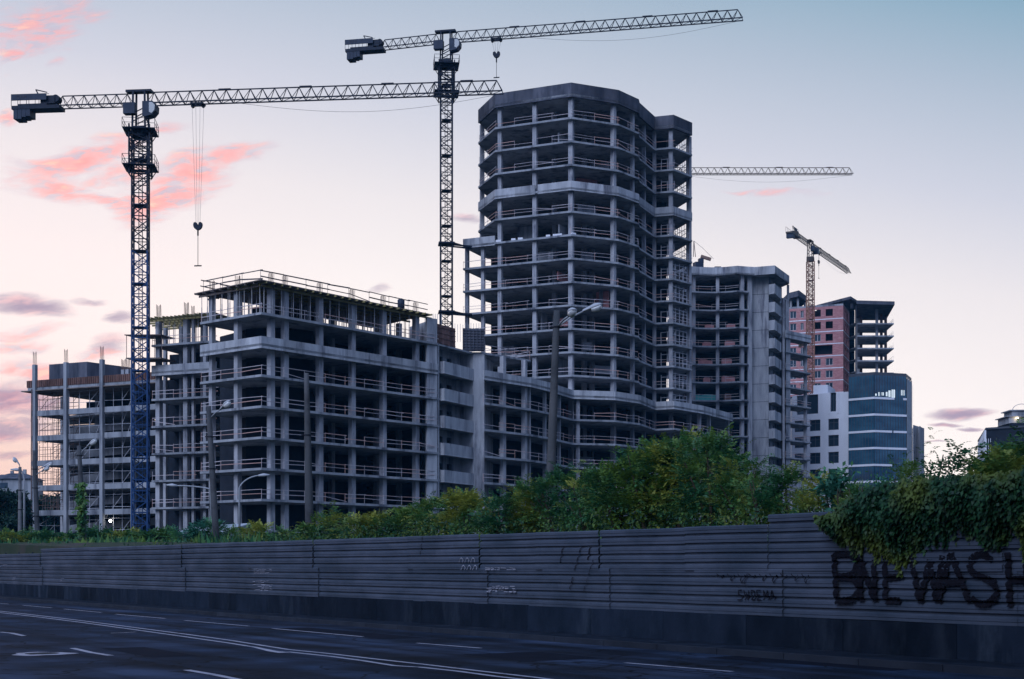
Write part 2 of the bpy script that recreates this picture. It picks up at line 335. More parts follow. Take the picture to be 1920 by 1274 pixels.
def leaf_mat(name, dark, mid, tip, hi=.66, lo=.46, trans=.25):
    m = bpy.data.materials.new(name); m.use_nodes = True; nt = m.node_tree; N = nt.nodes; L = nt.links
    b = N['Principled BSDF']; b.inputs['Roughness'].default_value = .55; b.inputs['Specular IOR Level'].default_value = .3
    geo = N.new('ShaderNodeNewGeometry')
    r = N.new('ShaderNodeValToRGB'); L.new(geo.outputs['Random Per Island'], r.inputs[0]); r.color_ramp.elements[0].color = (*dark, 1); r.color_ramp.elements[1].color = (*mid, 1)
    nz = N.new('ShaderNodeTexNoise'); nz.inputs['Scale'].default_value = .8; nz.inputs['Detail'].default_value = 4; L.new(geo.outputs['Position'], nz.inputs[0])
    mr = N.new('ShaderNodeMapRange'); L.new(nz.outputs[0], mr.inputs[0]); mr.inputs[1].default_value = lo; mr.inputs[2].default_value = hi
    x = N.new('ShaderNodeMix'); x.data_type = 'RGBA'; L.new(mr.outputs[0], x.inputs[0]); L.new(r.outputs[0], x.inputs[6]); x.inputs[7].default_value = (*tip, 1)
    L.new(x.outputs[2], b.inputs['Base Color'])
    tr = N.new('ShaderNodeBsdfTranslucent'); L.new(x.outputs[2], tr.inputs[0]); ms = N.new('ShaderNodeMixShader'); ms.inputs[0].default_value = trans
    L.new(b.outputs[0], ms.inputs[1]); L.new(tr.outputs[0], ms.inputs[2]); L.new(ms.outputs[0], N['Material Output'].inputs[0])
    return m
M['leafg'] = leaf_mat('green_leaf', (.010, .065, .030), (.038, .15, .055), (.13, .22, .035))
M['leafy'] = leaf_mat('yellowing_leaf', (.025, .10, .03), (.06, .18, .045), (.27, .29, .05), hi=.58, lo=.42)
M['leafb'] = leaf_mat('bluish_leaf', (.012, .08, .055), (.06, .24, .16), (.09, .24, .08))
M['ivy'] = leaf_mat('creeper_leaf', (.005, .036, .018), (.022, .090, .030), (.11, .15, .025))
M['treef'] = leaf_mat('far_tree_leaf', (.006, .028, .024), (.014, .055, .040), (.016, .05, .03))

# ------------------------------------------------------------------ ground, road
def px_ground(px, py): return D(px, py, 0.0)
FA = px_ground(0, 1118); FB = px_ground(1920, 1118+.0705*1920)
FA, FB = V2(FA), V2(FB); FDIR = (FB-FA).normalized(); FN = Vector((-FDIR.y, FDIR.x))       # FN points away from the road
def fpt(s, off=0.0): return FA+FDIR*s+FN*off
def fs(px, off=0.0): return on(px, FA+FN*off, FDIR)
def terr(x, y): return min(5.6, 1.9+.0152*max(y, 20))
def build_ground():
    mb = MB(); S = [-2500, -900, -300, -120, -60, -30, 0, 15, 30, 45, 60, 75, 90, 110, 180, 500, 2500]; T = [.11, .12, 1.5, 4, 8, 14, 22, 32, 45, 60, 80, 100, 130, 160, 200, 260, 400, 800, 1600, 4000]
    idx = {}
    for i, s_ in enumerate(S):
        for j, t in enumerate(T):
            p = fpt(s_, t); idx[i, j] = len(mb.v); mb.v.append((p.x, p.y, terr(p.x, p.y)+(random.uniform(-.12, .12) if 0 < t < 60 else 0)-(0.1 if j == 1 else 0)) if j else (p.x, p.y, -1.0))
    for i in range(len(S)-1):
        for j in range(len(T)-1): mb.f.append((idx[i, j], idx[i+1, j], idx[i+1, j+1], idx[i, j+1]))
    tag(mb.build('ground', M['earth']), kind='structure')
    mb = MB(); a = [fpt(-2500, -2.0), fpt(-2500, -60), fpt(2500, -60), fpt(2500, -2.0)]
    mb.quad(*[(p.x, p.y, 0) for p in a]); tag(mb.build('road', M['asph']), kind='structure')
    mb = MB()
    for k in range(-30, 62): mb.strip([fpt(k*2+.01, -2.0), fpt(k*2+1.99, -2.0)], .18, -.05, .13)
    tag(mb.build('kerb', M['kerb']), kind='structure')
    mb = MB(); a = [fpt(-2500, -1.82), fpt(2500, -1.82), fpt(2500, .1), fpt(-2500, .1)]
    mb.quad(*[(p.x, p.y, .09) for p in a]); tag(mb.build('pavement', M['fbase']), kind='structure')
    mb = MB(); a = [fpt(-2500, -60), fpt(-2500, -2500), fpt(2500, -2500), fpt(2500, -60)]
    mb.quad(*[(p.x, p.y, -.004) for p in a]); tag(mb.build('ground', M['earth']), kind='structure')
build_ground()
def ribbon(mb, pts, w, z):
    pts = [V2(p) for p in pts]; n = len(pts); q = []
    ws = w if isinstance(w, list) else [w]*n
    for i in range(n):
        d = (pts[min(i+1, n-1)]-pts[max(i-1, 0)]).normalized(); nn = Vector((-d.y, d.x)); q.append((pts[i]+nn*ws[i]/2, pts[i]-nn*ws[i]/2))
    for i in range(n-1): mb.quad((*q[i][1], z), (*q[i+1][1], z), (*q[i+1][0], z), (*q[i][0], z))
def markings():
    def G(l): return [px_ground(*p) for p in l]
    far = [[(43, 1135.5), (97, 1140.3)], [(120, 1142.5), (190, 1149)], [(217, 1152.2), (310, 1160.3)], [(346, 1164), (466, 1174.5)],
           [(511, 1179), (680, 1194.5)], [(782, 1206.5), (902, 1216)], [(1172, 1243.5), (1373, 1260)], [(-20, 1130), (16, 1133.2)]]
    near = [[(0, 1185.8), (22, 1187.8), (45, 1193)], [(136, 1216), (170, 1224), (208, 1230)], [(350, 1257), (400, 1265.5), (452, 1276)], [(560, 1300), (720, 1335)]]
    w = ['second from the far left', 'third', 'fourth', 'fifth', 'sixth', 'seventh', 'rightmost', 'leftmost']
    for i, l in enumerate(far):
        mb = MB(); ribbon(mb, G(l), .12, .006)
        tag(mb.build('lane_marking', M['mark']), kind='structure')
    for l in near:
        mb = MB(); ribbon(mb, G(l), .15, .006); tag(mb.build('lane_marking', M['mark']), kind='structure')
    mb = MB(); ribbon(mb, G([(208, 1187.8), (232, 1187), (255, 1185.6)]), .1, .006); tag(mb.build('lane_marking', M['mark']), kind='structure')
    up = [(-30, 1142.5), (0, 1146.5), (75, 1155), (150, 1164), (250, 1177), (350, 1190), (430, 1201), (480, 1209), (540, 1218.5), (620, 1226.5), (700, 1236), (800, 1247), (900, 1259), (1000, 1270.5), (1100, 1283)]
    lo = [(-30, 1145), (0, 1149.2), (75, 1158), (150, 1167.3), (250, 1181), (350, 1195), (430, 1206.5), (480, 1214.5), (510, 1221.5), (534, 1224.5)]
    lo2 = [(540, 1223), (620, 1231.5), (680, 1239.5), (740, 1249), (790, 1252), (860, 1259.5), (930, 1269), (1000, 1277), (1100, 1290)]
    mb = MB(); ribbon(mb, G(up), .12, .006); ribbon(mb, G(lo), [.12]*8+[.2, .3], .006); ribbon(mb, G(lo2), .13, .006)
    tag(mb.build('centre_line', M['mark']), kind='structure')
    pm = mat('patch_tar', (.006, .009, .016), (.011, .014, .024), 1.2, 1, rough=.95, spec=.03)
    for l, w_ in (([(540, 1178), (760, 1198)], 1.3), ([(940, 1225), (1060, 1238)], 1.9), ([(230, 1215), (330, 1232)], 1.0), ([(1350, 1232), (1700, 1256)], .9)):
        mb = MB(); ribbon(mb, G(l), w_, .003); tag(mb.build('road_patch', pm), kind='structure')
    mb = MB(); sm = [px_ground(x, 1136+x*.097+1.2*math.sin(x*.021)) for x in range(-20, 1700, 30)]; ribbon(mb, sm, .05, .004); tag(mb.build('road_seam', pm), kind='structure')
    # lighter bands polished by wheels
    for (a, b, wd) in (((-40, 1140), (1500, 1290), 1.1), ((-40, 1136), (1700, 1288), .5)):
        pass
    # utility cover sunk in a pale worn ring
    c = px_ground(79, 1226.5)
    t = thing('manhole', 'sunken round manhole with pale worn concrete collar in the near lane', 'manhole', (c.x, c.y, 0))
    mb = MB(); n = 28
    for k in range(n):
        a0, a1 = 2*math.pi*k/n, 2*math.pi*(k+1)/n
        r0 = lambda a: .62+.09*math.sin(a*3+1)+.05*math.sin(a*7)
        mb.quad((c.x+.36*math.cos(a0), c.y+.36*math.sin(a0), .012), (c.x+r0(a0)*math.cos(a0), c.y+r0(a0)*math.sin(a0), .005), (c.x+r0(a1)*math.cos(a1), c.y+r0(a1)*math.sin(a1), .005), (c.x+.36*math.cos(a1), c.y+.36*math.sin(a1), .012))
    mb.build('collar', M['mark'], t)
    mb = MB(); mb.prism([(c.x+.3*math.cos(2*math.pi*k/n), c.y+.3*math.sin(2*math.pi*k/n)) for k in range(n)], .002, .010); mb.build('cover', M['dark'], t)
markings()

# ------------------------------------------------------------------ fence
PH = .80
PK = [0, .12, .40, .43, .47, .72, .76, .92, 1.0]; PD = [.045, .075, .075, .056, .068, .068, .004, .004, .045]
def prof(z, zt, ext=0.0):                            # how far the sheet stands out from its back plane at height z
    per = .222; k = ((zt-z) % per)/per
    return float(np.interp(k, PK, PD))
def sheet_panel(s0, s1, zb, zt, bulge, parent, off=0.0, name='sheet_panel'):
    zs = []; z = zt
    per = .222
    while z > zb:
        for k in PK[:-1]:
            if z-k*per > zb: zs.append(z-k*per)
        z -= per
    zs.append(zb); mb = MB(); n = 4
    for i, zz in enumerate(zs):
        for j in range(n+1):
            s_ = s0+(s1-s0)*j/n
            wob = bulge*math.sin(math.pi*j/n)+.003*math.sin(s_*3.1+zz*2.3)
            p = fpt(s_, -(prof(zz-1e-4, zt)+wob+off)); sag = .003*math.sin(s_*1.7+zz)
            mb.v.append((p.x, p.y, zz+sag))
    for i in range(len(zs)-1):
        for j in range(n):
            a = i*(n+1)+j; mb.f.append((a, a+n+1, a+n+2, a+1))
    for j in (0, n):                                  # folded edge and top return so the sheet has thickness
        pass
    k = len(mb.v)
    for j in range(n+1):
        v = mb.v[j]; p = V2(v)+FN*(.05); mb.v.append((p.x, p.y, v[2]))
    for j in range(n): mb.f.append((k+j, j, j+1, k+j+1))
    return mb.build(name, M['fence'], parent)
def fence():
    o = fpt(40); t = thing('construction_fence', 'long fence of mauve grey profiled metal sheets on a concrete plinth beside the road', 'fence', (o.x, o.y, 0))
    mb = MB(); s_ = -60
    while s_ < 96:
        L_ = 2.95; mb.strip([fpt(s_+.006, -.10), fpt(s_+L_-.006, -.10)], .34, -.05, PH-.02+random.uniform(-.02, .02)); s_ += L_
    mb.build('plinth', M['fbase'], t)
    seams = [fs(p) for p in (79, 172, 345, 470, 592, 770, 905, 1010, 1130, 1290)]+[fs(1448)]
    s0 = fs(79)
    xs = [-60, -45, -30, -18, -9, -3]+[s for s in seams]
    xs = sorted(xs); 
    for a, b in zip(xs[:-1], xs[1:]):
        zt = 2.80 if a >= s0-.01 else 2.55
        lap = .04*(xs.index(a) % 2)
        sheet_panel(a-.01, b-.02, PH+.98, zt+random.uniform(-.012, .012), random.uniform(-.02, .02), t, lap+.012)
        sheet_panel(a-.05+.4, b+.03+.4, PH-.06+random.uniform(-.02, .02), PH+1.02, random.uniform(-.03, .02), t, lap)
    a = fs(1448); k = 0
    while a < 96:
        b = a+3.1
        sheet_panel(a-.04, b+.03, PH+.98, 3.04+random.uniform(-.012, .012), random.uniform(-.02, .02), t, .02+.035*(k % 2))
        sheet_panel(a-.04+.3, b+.33, PH-.06, PH+1.02, random.uniform(-.03, .02), t, .018*(k % 2)); a = b; k += 1
    mb = MB(); s_ = -59
    while s_ < 95:
        p = fpt(s_, .1); mb.box((p.x, p.y, 1.6), (.08, .08, 2.1), math.atan2(FDIR.y, FDIR.x)); s_ += 3.0
    mb.build('fence_post', M['kerb'], t)
    # sprayed letters follow the ribs of the sheets
    def stroke(mb, pts, w):
        pts = [Vector(p) for p in pts]
        for a, b in zip(pts[:-1], pts[1:]):
            d = b-a; L_ = d.length; n = max(2, int(L_/.03)); d = d/L_; nn = Vector((-d.y, d.x))*w/2; prev = None
            for i in range(n+1):
                c = a+d*(L_*i/n); m_ = 7; row = []
                for q in range(m_):
                    e = c+nn*(2*q/(m_-1)-1)*(1+.12*math.sin(i*1.7+q)); zt = (3.04 if e.y > PH+1.0 else PH+1.02) if e.x > fs(1448) else (2.80 if e.y > PH+1.0 else PH+1.02)
                    p = fpt(e.x, -(prof(e.y, zt)+.075)); row.append((p.x, p.y, e.y))
                if prev:
                    for q in range(m_-1): mb.quad(prev[q], row[q], row[q+1], prev[q+1])
                prev = row
    def px_sz(px, py):
        s_ = fs(px); p = fpt(s_); return (s_, EYE+(HY-py)/FX*p.y)
    def arc(cx, cy, rx, ry, a0, a1, n=12): return [(cx+rx*math.cos(math.radians(a0+(a1-a0)*i/n)), cy-ry*math.sin(math.radians(a0+(a1-a0)*i/n))) for i in range(n+1)]
    Ltr = {
     'B': [[(1572, 1040), (1576, 1125)], [(1570, 1040), (1600, 1040)]+arc(1598, 1060, 16, 20, 80, -80)+[(1576, 1082)], [(1576, 1082), (1598, 1083)]+arc(1600, 1104, 17, 21, 80, -85)+[(1574, 1127)]],
     'N': [[(1622, 1128), (1620, 1045), (1648, 1128), (1647, 1050)]],
     'E': [[(1668, 1042), (1668, 1126), (1696, 1126)], [(1668, 1084), (1694, 1082)], [(1668, 1044), (1696, 1042)]],
     'W': [[(1716, 1040), (1732, 1130), (1752, 1050), (1764, 1130), (1776, 1042)]],
     'A': [[(1766, 1130), (1792, 1038), (1826, 1130)], [(1776, 1094), (1812, 1092)]],
     'S': [[(1868, 1052)]+arc(1848, 1060, 21, 20, 30, 250)[1:]+[(1858, 1086)]+arc(1852, 1109, 25, 24, 70, -150)],
     'H': [[(1898, 1036), (1902, 1138)], [(1900, 1088), (1932, 1086)], [(1932, 1036), (1936, 1138)]]}
    for ch, ss_ in Ltr.items():
        mb = MB()
        for st in ss_: stroke(mb, [px_sz(*p) for p in st], .135)
        mb.build('spray_letter', M['paintk'], t)
    mb = MB()
    sm = {'S': [[(.9, 0), (.2, 0), (.1, .45), (.8, .55), (.8, 1), (0, 1)]], 'W': [[(0, 0), (.2, 1), (.5, .3), (.75, 1), (1, 0)]], 'O': [[(.2, 0), (.9, .1), (.8, 1), (.1, .9), (.2, 0)]],
          'B': [[(0, 0), (0, 1), (.8, .8), (.1, .5), (.7, .2), (0, 0)]], 'E': [[(.8, 0), (0, 0), (0, 1), (.9, 1)], [(0, .5), (.7, .5)]], 'M': [[(0, 1), (.1, 0), (.5, .7), (.9, 0), (1, 1)]], 'A': [[(0, 1), (.5, 0), (1, 1)], [(.2, .6), (.8, .6)]]}
    for i, ch in enumerate('SWOEMA'):
        for st in sm[ch]: stroke(mb, [px_sz(1392+i*12+x*9, 1107+y*18) for x, y in st], .028)
    mb.build('spray_scrawl', M['paintk'], t)
    mb = MB()
    for (x0, y0, x1, y1, w_) in ((1063, 1026, 1058, 1055, .03), (1098, 1024, 1085, 1070, .03), (1114, 1026, 1110, 1050, .04), (1082, 1082, 1076, 1105, .03), (1120, 1050, 1102, 1110, .02), (1410, 1075, 1404, 1096, .02), (800, 1002, 795, 1040, .025)):
        stroke(mb, [px_sz(x0, y0), px_sz(x1, y1)], w_)
    for i in range(9):
        x0 = 1352+i*20; stroke(mb, [px_sz(x0, 1076), px_sz(x0+8, 1084+(i % 3)*5), px_sz(x0+13, 1078)], .02)
    mb.build('spray_streak', M['paintk'], t)
    mb = MB()
    for (x0, y0) in ((868, 1046), (872, 1060)):
        for i in range(3): stroke(mb, [px_sz(x0+i*11, y0+9), px_sz(x0+4+i*11, y0), px_sz(x0+8+i*11, y0+3), px_sz(x0+7+i*11, y0+9)], .022)
    for (x0, x1, y, n_) in ((918, 975, 1065, 2), (920, 974, 1100, 3), (920, 974, 1106, 2), (482, 516, 1068, 3), (482, 516, 1096, 4), (2, 18, 1060, 2), (27, 33, 1083, 2), (118, 123, 1086, 2), (480, 516, 1090, 3)):
        for k in range(n_):
            xa = x0; 
            while xa < x1:
                xb = min(x1, xa+random.uniform(3, 10)); yy = y+k*3.5
                if random.random() < .75: stroke(mb, [px_sz(xa, yy), px_sz(xb, yy+random.uniform(-1, 1))], random.uniform(.015, .035))
                xa = xb+1.5
    mb.build('pale_scrawl', M['paintg'], t)
fence()

# ------------------------------------------------------------------ building parts
Z0 = 5.64; FH = 3.3
def Z(n): return Z0+FH*n
def guard(parent, line, z, d=.18, m='rail', hs=(.55, .98), miss=.05, thick=.055, post=True, name='guard_rail'):
    ln = inset(line, d, False); mb = MB()
    for a, b in zip(ln[:-1], ln[1:]):
        L_ = (b-a).length
        if L_ < .3: continue
        n = max(1, round(L_/3.2))
        for j in range(n):
            p, q = a.lerp(b, j/n), a.lerp(b, (j+1)/n)
            for h in hs:
                if random.random() < miss: continue
                e0, e1 = random.gauss(0, .035), random.gauss(0, .035)
                if random.random() < .03: e1 -= .4
                ex = (q-p).normalized()*random.uniform(.0, .35)
                mb.beam((p.x, p.y, z+h+e0), (q.x+ex.x, q.y+ex.y, z+h+e1), .04, thick*random.uniform(.8, 1.35))
            if post: mb.beam((p.x, p.y, z), (p.x, p.y, z+hs[-1]+.08), .04, .04)
    return mb.build(name, M[m], parent)
def slab(parent, poly, z, t=.27, name='floor_slab', m='conc'):
    mb = MB(); mb.prism(poly, z-t, z); return mb.build(name, M[m], parent)
def columns(parent, pts, z0, z1, w=.58, name='column', m='col'):
    for (q, a) in pts:
        mb = MB(); mb.box((q.x, q.y, (z0+z1)/2), (w, w, z1-z0), a); mb.build(name, M[m], parent)
def band(parent, line, z0, z1, t=.22, piece=2.6, name='parapet_band', m='band', gap=()):
    mb = MB(); mb.strip(line, t, z0, z1, False, piece, gap); return mb.build(name, M[m], parent)
def rebar_mesh():
    mb = MB()
    for i in range(3):
        for j in range(3):
            if i == j == 1: continue
            x, y = (i-1)*.2, (j-1)*.2; mb.beam((x, y, 0), (x+random.uniform(-.06, .06), y+random.uniform(-.06, .06), 1.35+random.uniform(-.15, .15)), .035)
    return mesh_of(mb, 'starter_bars', M['rebar'])
REBAR = rebar_mesh()
def scaffold(parent, a, b, z0, z1, dx=1.2, dz=1.0, w=.05, m='scaf', depth=0, name='scaffold', diag=True):
    a, b = V2(a), V2(b); L_ = (b-a).length; d = (b-a)/L_; nn = Vector((-d.y, d.x)); mb = MB(); n = max(1, round(L_/dx)); k = max(1, round((z1-z0)/dz))
    for off in ([0, depth] if depth else [0]):
        for i in range(n+1):
            p = a+d*(L_*i/n)+nn*off; mb.beam((p.x, p.y, z0), (p.x+random.uniform(-.05, .05), p.y, z1+random.uniform(-.1, .4)), w)
        for j in range(1, k+1):
            z = z0+(z1-z0)*j/k+random.uniform(-.12, .12); p, q = a+nn*off, b+nn*off; mb.beam((p.x, p.y, z), (q.x, q.y, z+random.uniform(-.12, .12)), w*.9)
        if diag:
            for j in range(0, k, 2):
                i = random.randrange(n); p = a+d*(L_*i/n)+nn*off; q = a+d*(L_*min(n, i+2)/n)+nn*off; mb.beam((p.x, p.y, z0+(z1-z0)*j/k), (q.x, q.y, z0+(z1-z0)*min(k, j+2)/k), w*.8)
    return mb.build(name, M[m], parent)
def facade(parent, a, b, z0, z1, wins, m, depth=.35, style='cross', fm='frame', name='wall'):
    """wall face from a to b with window openings (u0,u1,z0,z1) in metres along the wall; each window its own part"""
    a, b = V2(a), V2(b); L_ = (b-a).length; d = (b-a)/L_; nn = Vector((-d.y, d.x))
    us = sorted({0.0, L_}|{min(max(w[0], 0), L_) for w in wins}|{min(max(w[1], 0), L_) for w in wins}); zs = sorted({z0, z1}|{w[2] for w in wins}|{w[3] for w in wins})
    mb = MB(); W = lambda u, o, z: (a.x+d.x*u+nn.x*o, a.y+d.y*u+nn.y*o, z)
    for i in range(len(us)-1):
        for j in range(len(zs)-1):
            uc, zc = (us[i]+us[i+1])/2, (zs[j]+zs[j+1])/2
            if any(w[0] < uc < w[1] and w[2] < zc < w[3] for w in wins): continue
            mb.quad(W(us[i], 0, zs[j]), W(us[i+1], 0, zs[j]), W(us[i+1], 0, zs[j+1]), W(us[i], 0, zs[j+1]))
    for w in wins:
        u0, u1, a0, a1 = w[:4]
        mb.quad(W(u0, 0, a0), W(u0, depth, a0), W(u1, depth, a0), W(u1, 0, a0)); mb.quad(W(u0, 0, a1), W(u1, 0, a1), W(u1, depth, a1), W(u0, depth, a1))
        mb.quad(W(u0, 0, a0), W(u0, 0, a1), W(u0, depth, a1), W(u0, depth, a0)); mb.quad(W(u1, 0, a0), W(u1, depth, a0), W(u1, depth, a1), W(u1, 0, a1))
    wall = mb.build(name, m, parent)
    for w in wins:
        u0, u1, a0, a1 = w[:4]; st = w[4] if len(w) > 4 else style
        if st == 'open': continue
        f = MB(); t = .10; o = depth*.7
        def bar(ua, za, ub, zb, ww=t): f.beam(W(ua, o, za), W(ub, o, zb), ww, ww)
        bar(u0+t/2, a0, u0+t/2, a1); bar(u1-t/2, a0, u1-t/2, a1); bar(u0+t, a0+t/2, u1-t, a0+t/2); bar(u0+t, a1-t/2, u1-t, a1-t/2)
        if st in ('cross', 'mull'): bar((u0+u1)/2, a0+t, (u0+u1)/2, a1-t)
        if st == 'cross': bar(u0+t, a0+(a1-a0)*.66, (u0+u1)/2-t/2, a0+(a1-a0)*.66); bar((u0+u1)/2+t/2, a0+(a1-a0)*.66, u1-t, a0+(a1-a0)*.66)
        fr = f.build('window', M[fm], parent)
        g = MB(); g.beam(W((u0+u1)/2, o+.06, a0+.02), W((u0+u1)/2, o+.06, a1-.02), u1-u0-.04, .03) if False else g.quad(W(u0, o+.04, a0), W(u1, o+.04, a0), W(u1, o+.04, a1), W(u0, o+.04, a1))
        g.build('pane', M['glass'], fr)
    return wall
def px_u(px, a, b):
    a, b = V2(a), V2(b); d = (b-a).normalized(); k = (px-CX)/FX; return (k*a.y-a.x)/(d.x-k*d.y)

# ---------------- round tower with its podium wing
ZT = EYE+905*202.8/FX
def tower():
    t = thing('unfinished_tower', 'tallest raw concrete tower frame with curved faces and many open floors', 'building', (12, 215, 5))
    T = lambda l, z: [V2(D(px, py, z)) for px, py in l]
    up = T([(896.5, 206.5), (928, 176.4), (1071, 155), (1160, 169), (1198, 186.5)], ZT)
    p2 = up[-1]; up += T([(1199.5, 193), (1228, 219), (1263, 215.5), (1298, 230.5)], ZT)
    A0 = V2(((868-CX)/FX*210.2, 210.2))
    low = [A0]+up[2:]
    back = [Vector((24.0, 234.0)), Vector((20, 243)), Vector((6, 241)), Vector((-1, 230))]
    upP = up+back; lowP = low+[Vector((24, 234)), Vector((20, 243)), Vector((6, 241)), Vector((3, 228)), Vector((-4.6, 216.5))]
    for n in range(14, 20): slab(t, upP, Z(n))
    # podium wing: left arm to the stair shaft, right arm past the tower corner
    zf = 26.1
    wl = T([(908, 694.8), (996, 709.4), (1028, 717.4), (1073, 732)], zf)
    pod_l = wl; wr = T([(1076, 732.5), (1154, 735), (1200, 742), (1229, 754.5), (1264, 752.5), (1320, 762), (1374, 777)], zf)
    podf = wl+wr; podP = podf+[Vector((40, 262)), Vector((4, 240)), Vector((-3, 200))]
    for n in range(0, 7): slab(t, podP, Z(n))
    for n in range(7, 14): slab(t, lowP, Z(n))
    # bands
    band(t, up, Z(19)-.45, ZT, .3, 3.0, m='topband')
    band(t, [up[0], up[1], V2(up[1]).lerp(V2(up[2]), .53)], Z(15)-.42, Z(15)+.92, piece=2.9); band(t, [V2(up[1]).lerp(V2(up[2]), .565)]+up[2:], Z(15)-.42, Z(15)+.92, piece=2.9)
    x13 = [A0, A0.lerp(V2(low[1]), .30)]
    band(t, x13, Z(13)-.42, Z(13)+.95)
    band(t, podf, Z(6)-.5, zf+.05)
    # columns run through all floors
    li = inset(up, 1.0, False); lo_i = inset(low, 1.0, False); pi = inset(podf, 1.0, False)
    for px in (904, 938): 
        h = hit(px, li); 
        if h: columns(t, [h], Z(13)if px == 904 else Z(6), Z(19)-.3)
    for px, w in ((1003.5, .62), (1071, .66), (1150, .62), (1185.5, .5), (1207, .5), (1227, .5), (1258, .58), (1292, .58)):
        h = hit(px, li)
        if h: columns(t, [h], 4.2, Z(19)-.3, w)
    for px in (876, 906): 
        h = hit(px, lo_i)
        if h: columns(t, [h], Z(6), Z(13)-.3, .5)
    for px, w in ((943, .58), (983, .58), (992, .35), (1021, .4), (1048, .4), (1083, .5)):
        h = hit(px, pi)
        if h: columns(t, [h], 4.2, Z(6)-.3 if px not in (943, 983) else Z(7)-.27, w)
    for px in (1311, 1329, 1364):
        h = hit(px, pi)
        if h: columns(t, [h], 4.2, Z(6)-.3, .5)
    # second row of columns and the lift core
    l2 = inset(up, 6.2, False)
    for px in (965, 1040, 1095, 1110, 1165):
        h = hit(px, l2)
        if h: columns(t, [h], 4.2, Z(19)-.3, .6)
    core = [Vector((4.5, 222)), Vector((9, 215.5)), Vector((15, 216.5)), Vector((19.5, 222.5)), Vector((24.0, 223.6)), Vector((21, 234)), Vector((8, 236)), Vector((-.6, 227)), Vector((-3.2, 219.3))]
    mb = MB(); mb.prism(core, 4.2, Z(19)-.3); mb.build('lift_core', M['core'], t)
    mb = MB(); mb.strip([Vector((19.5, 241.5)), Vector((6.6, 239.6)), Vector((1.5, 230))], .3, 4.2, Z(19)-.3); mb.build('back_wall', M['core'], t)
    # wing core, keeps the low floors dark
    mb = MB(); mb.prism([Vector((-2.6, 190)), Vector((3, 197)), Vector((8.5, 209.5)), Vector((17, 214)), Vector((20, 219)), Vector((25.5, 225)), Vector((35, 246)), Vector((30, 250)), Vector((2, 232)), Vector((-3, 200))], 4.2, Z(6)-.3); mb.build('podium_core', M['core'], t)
    h0 = D(1098, 160, ZT+1.0); 
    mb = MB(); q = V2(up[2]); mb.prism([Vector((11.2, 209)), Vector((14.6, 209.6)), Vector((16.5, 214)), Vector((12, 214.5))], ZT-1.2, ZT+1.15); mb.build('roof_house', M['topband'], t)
    # rails
    for n in list(range(14, 19)):
        if n == 15: continue
        guard(t, up[:5], Z(n), miss=.10); guard(t, up[5:], Z(n), miss=.12)
    for n in range(7, 14):
        if n == 13: guard(t, low[1:5], Z(n), miss=.1)
        else: guard(t, low[:4]+[p2], Z(n), miss=.05)
        guard(t, up[5:], Z(n), miss=.05)
    for n in range(1, 6):
        guard(t, wl, Z(n), miss=.06); guard(t, wr, Z(n), miss=.06)
    # small upper deck on the left wing
    e = V2(D(908, 661, Z(7))); f = V2(D(995, 675, Z(7)))
    dk = [e, f, f+Vector((-4.5, 5)), e+Vector((-2, 9))]; slab(t, dk, Z(7), .25); guard(t, [e, f], Z(7), miss=0); guard(t, [f, f+Vector((-4.5, 5))], Z(7), miss=0)
    # frames stacked in the corner bay
    for n in range(6, 19):
        if n == 15: continue
        a, b = V2(up[7]).lerp(V2(up[8]), .12), V2(up[7]).lerp(V2(up[8]), .92); nn = Vector((-.9, .9)).normalized()*1.1
        if n < 13: scaffold(t, a+nn*.7, b+nn*.7, Z(n), Z(n)+2.3, 1.0, .9, .085, 'scafl', name='bay_frame', diag=False)
        if n >= 10: scaffold(t, V2(up[8])+Vector((-.5, .8)), Vector((24.9, 230.5)), Z(n), Z(n)+2.9, .9, .8, .07, 'scaf')
    a, b = V2(up[6]), V2(up[7])
    for n in range(6, 18): 
        if n != 15: scaffold(t, a.lerp(b, .25)+Vector((.4, 1.6)), a.lerp(b, .95)+Vector((.4, 1.6)), Z(n), Z(n)+1.9, 1.1, 1.5, .08, 'scafl', name='bay_frame', diag=False)
    for n in range(1, 18):
        for k in range(2):
            px = random.choice((950, 985, 1020, 1055, 1100, 1130, 1170, 1196, 1215)); h = hit(px, inset(low if n < 13 else up, random.uniform(3.2, 5.0), False))
            if h: mb = MB(); ln = random.uniform(1.4, 3.6); mb.box((h[0].x, h[0].y, Z(n)+random.choice((1.45, 1.45, .6))), (ln, .2, 2.9 if random.random() < .6 else 1.2), h[1]+random.choice((0, 1.57))); mb.v = [(x, y, max(Z(n)+.004, min(Z(n+1)-.3, z))) for x, y, z in mb.v]; mb.build('partition_wall', M[random.choice(('conc', 'brick', 'conc'))], t)
    # white sacks and panels left on two floors
    for (px, n, l_) in ((1075, 13, li), (1050, 13, li), (1042, 13, li), (1028, 13, li), (963, 13, li), (976, 13, li), (935, 13, li)):
        h = hit(px, inset(up, .5, False))
        if h: mb = MB(); mb.box((h[0].x, h[0].y, Z(n)+.155), (random.uniform(.5, .9), .4, .3), h[1]+.2); mb.build('material_stack', M['white'], t)
    return t
tower()

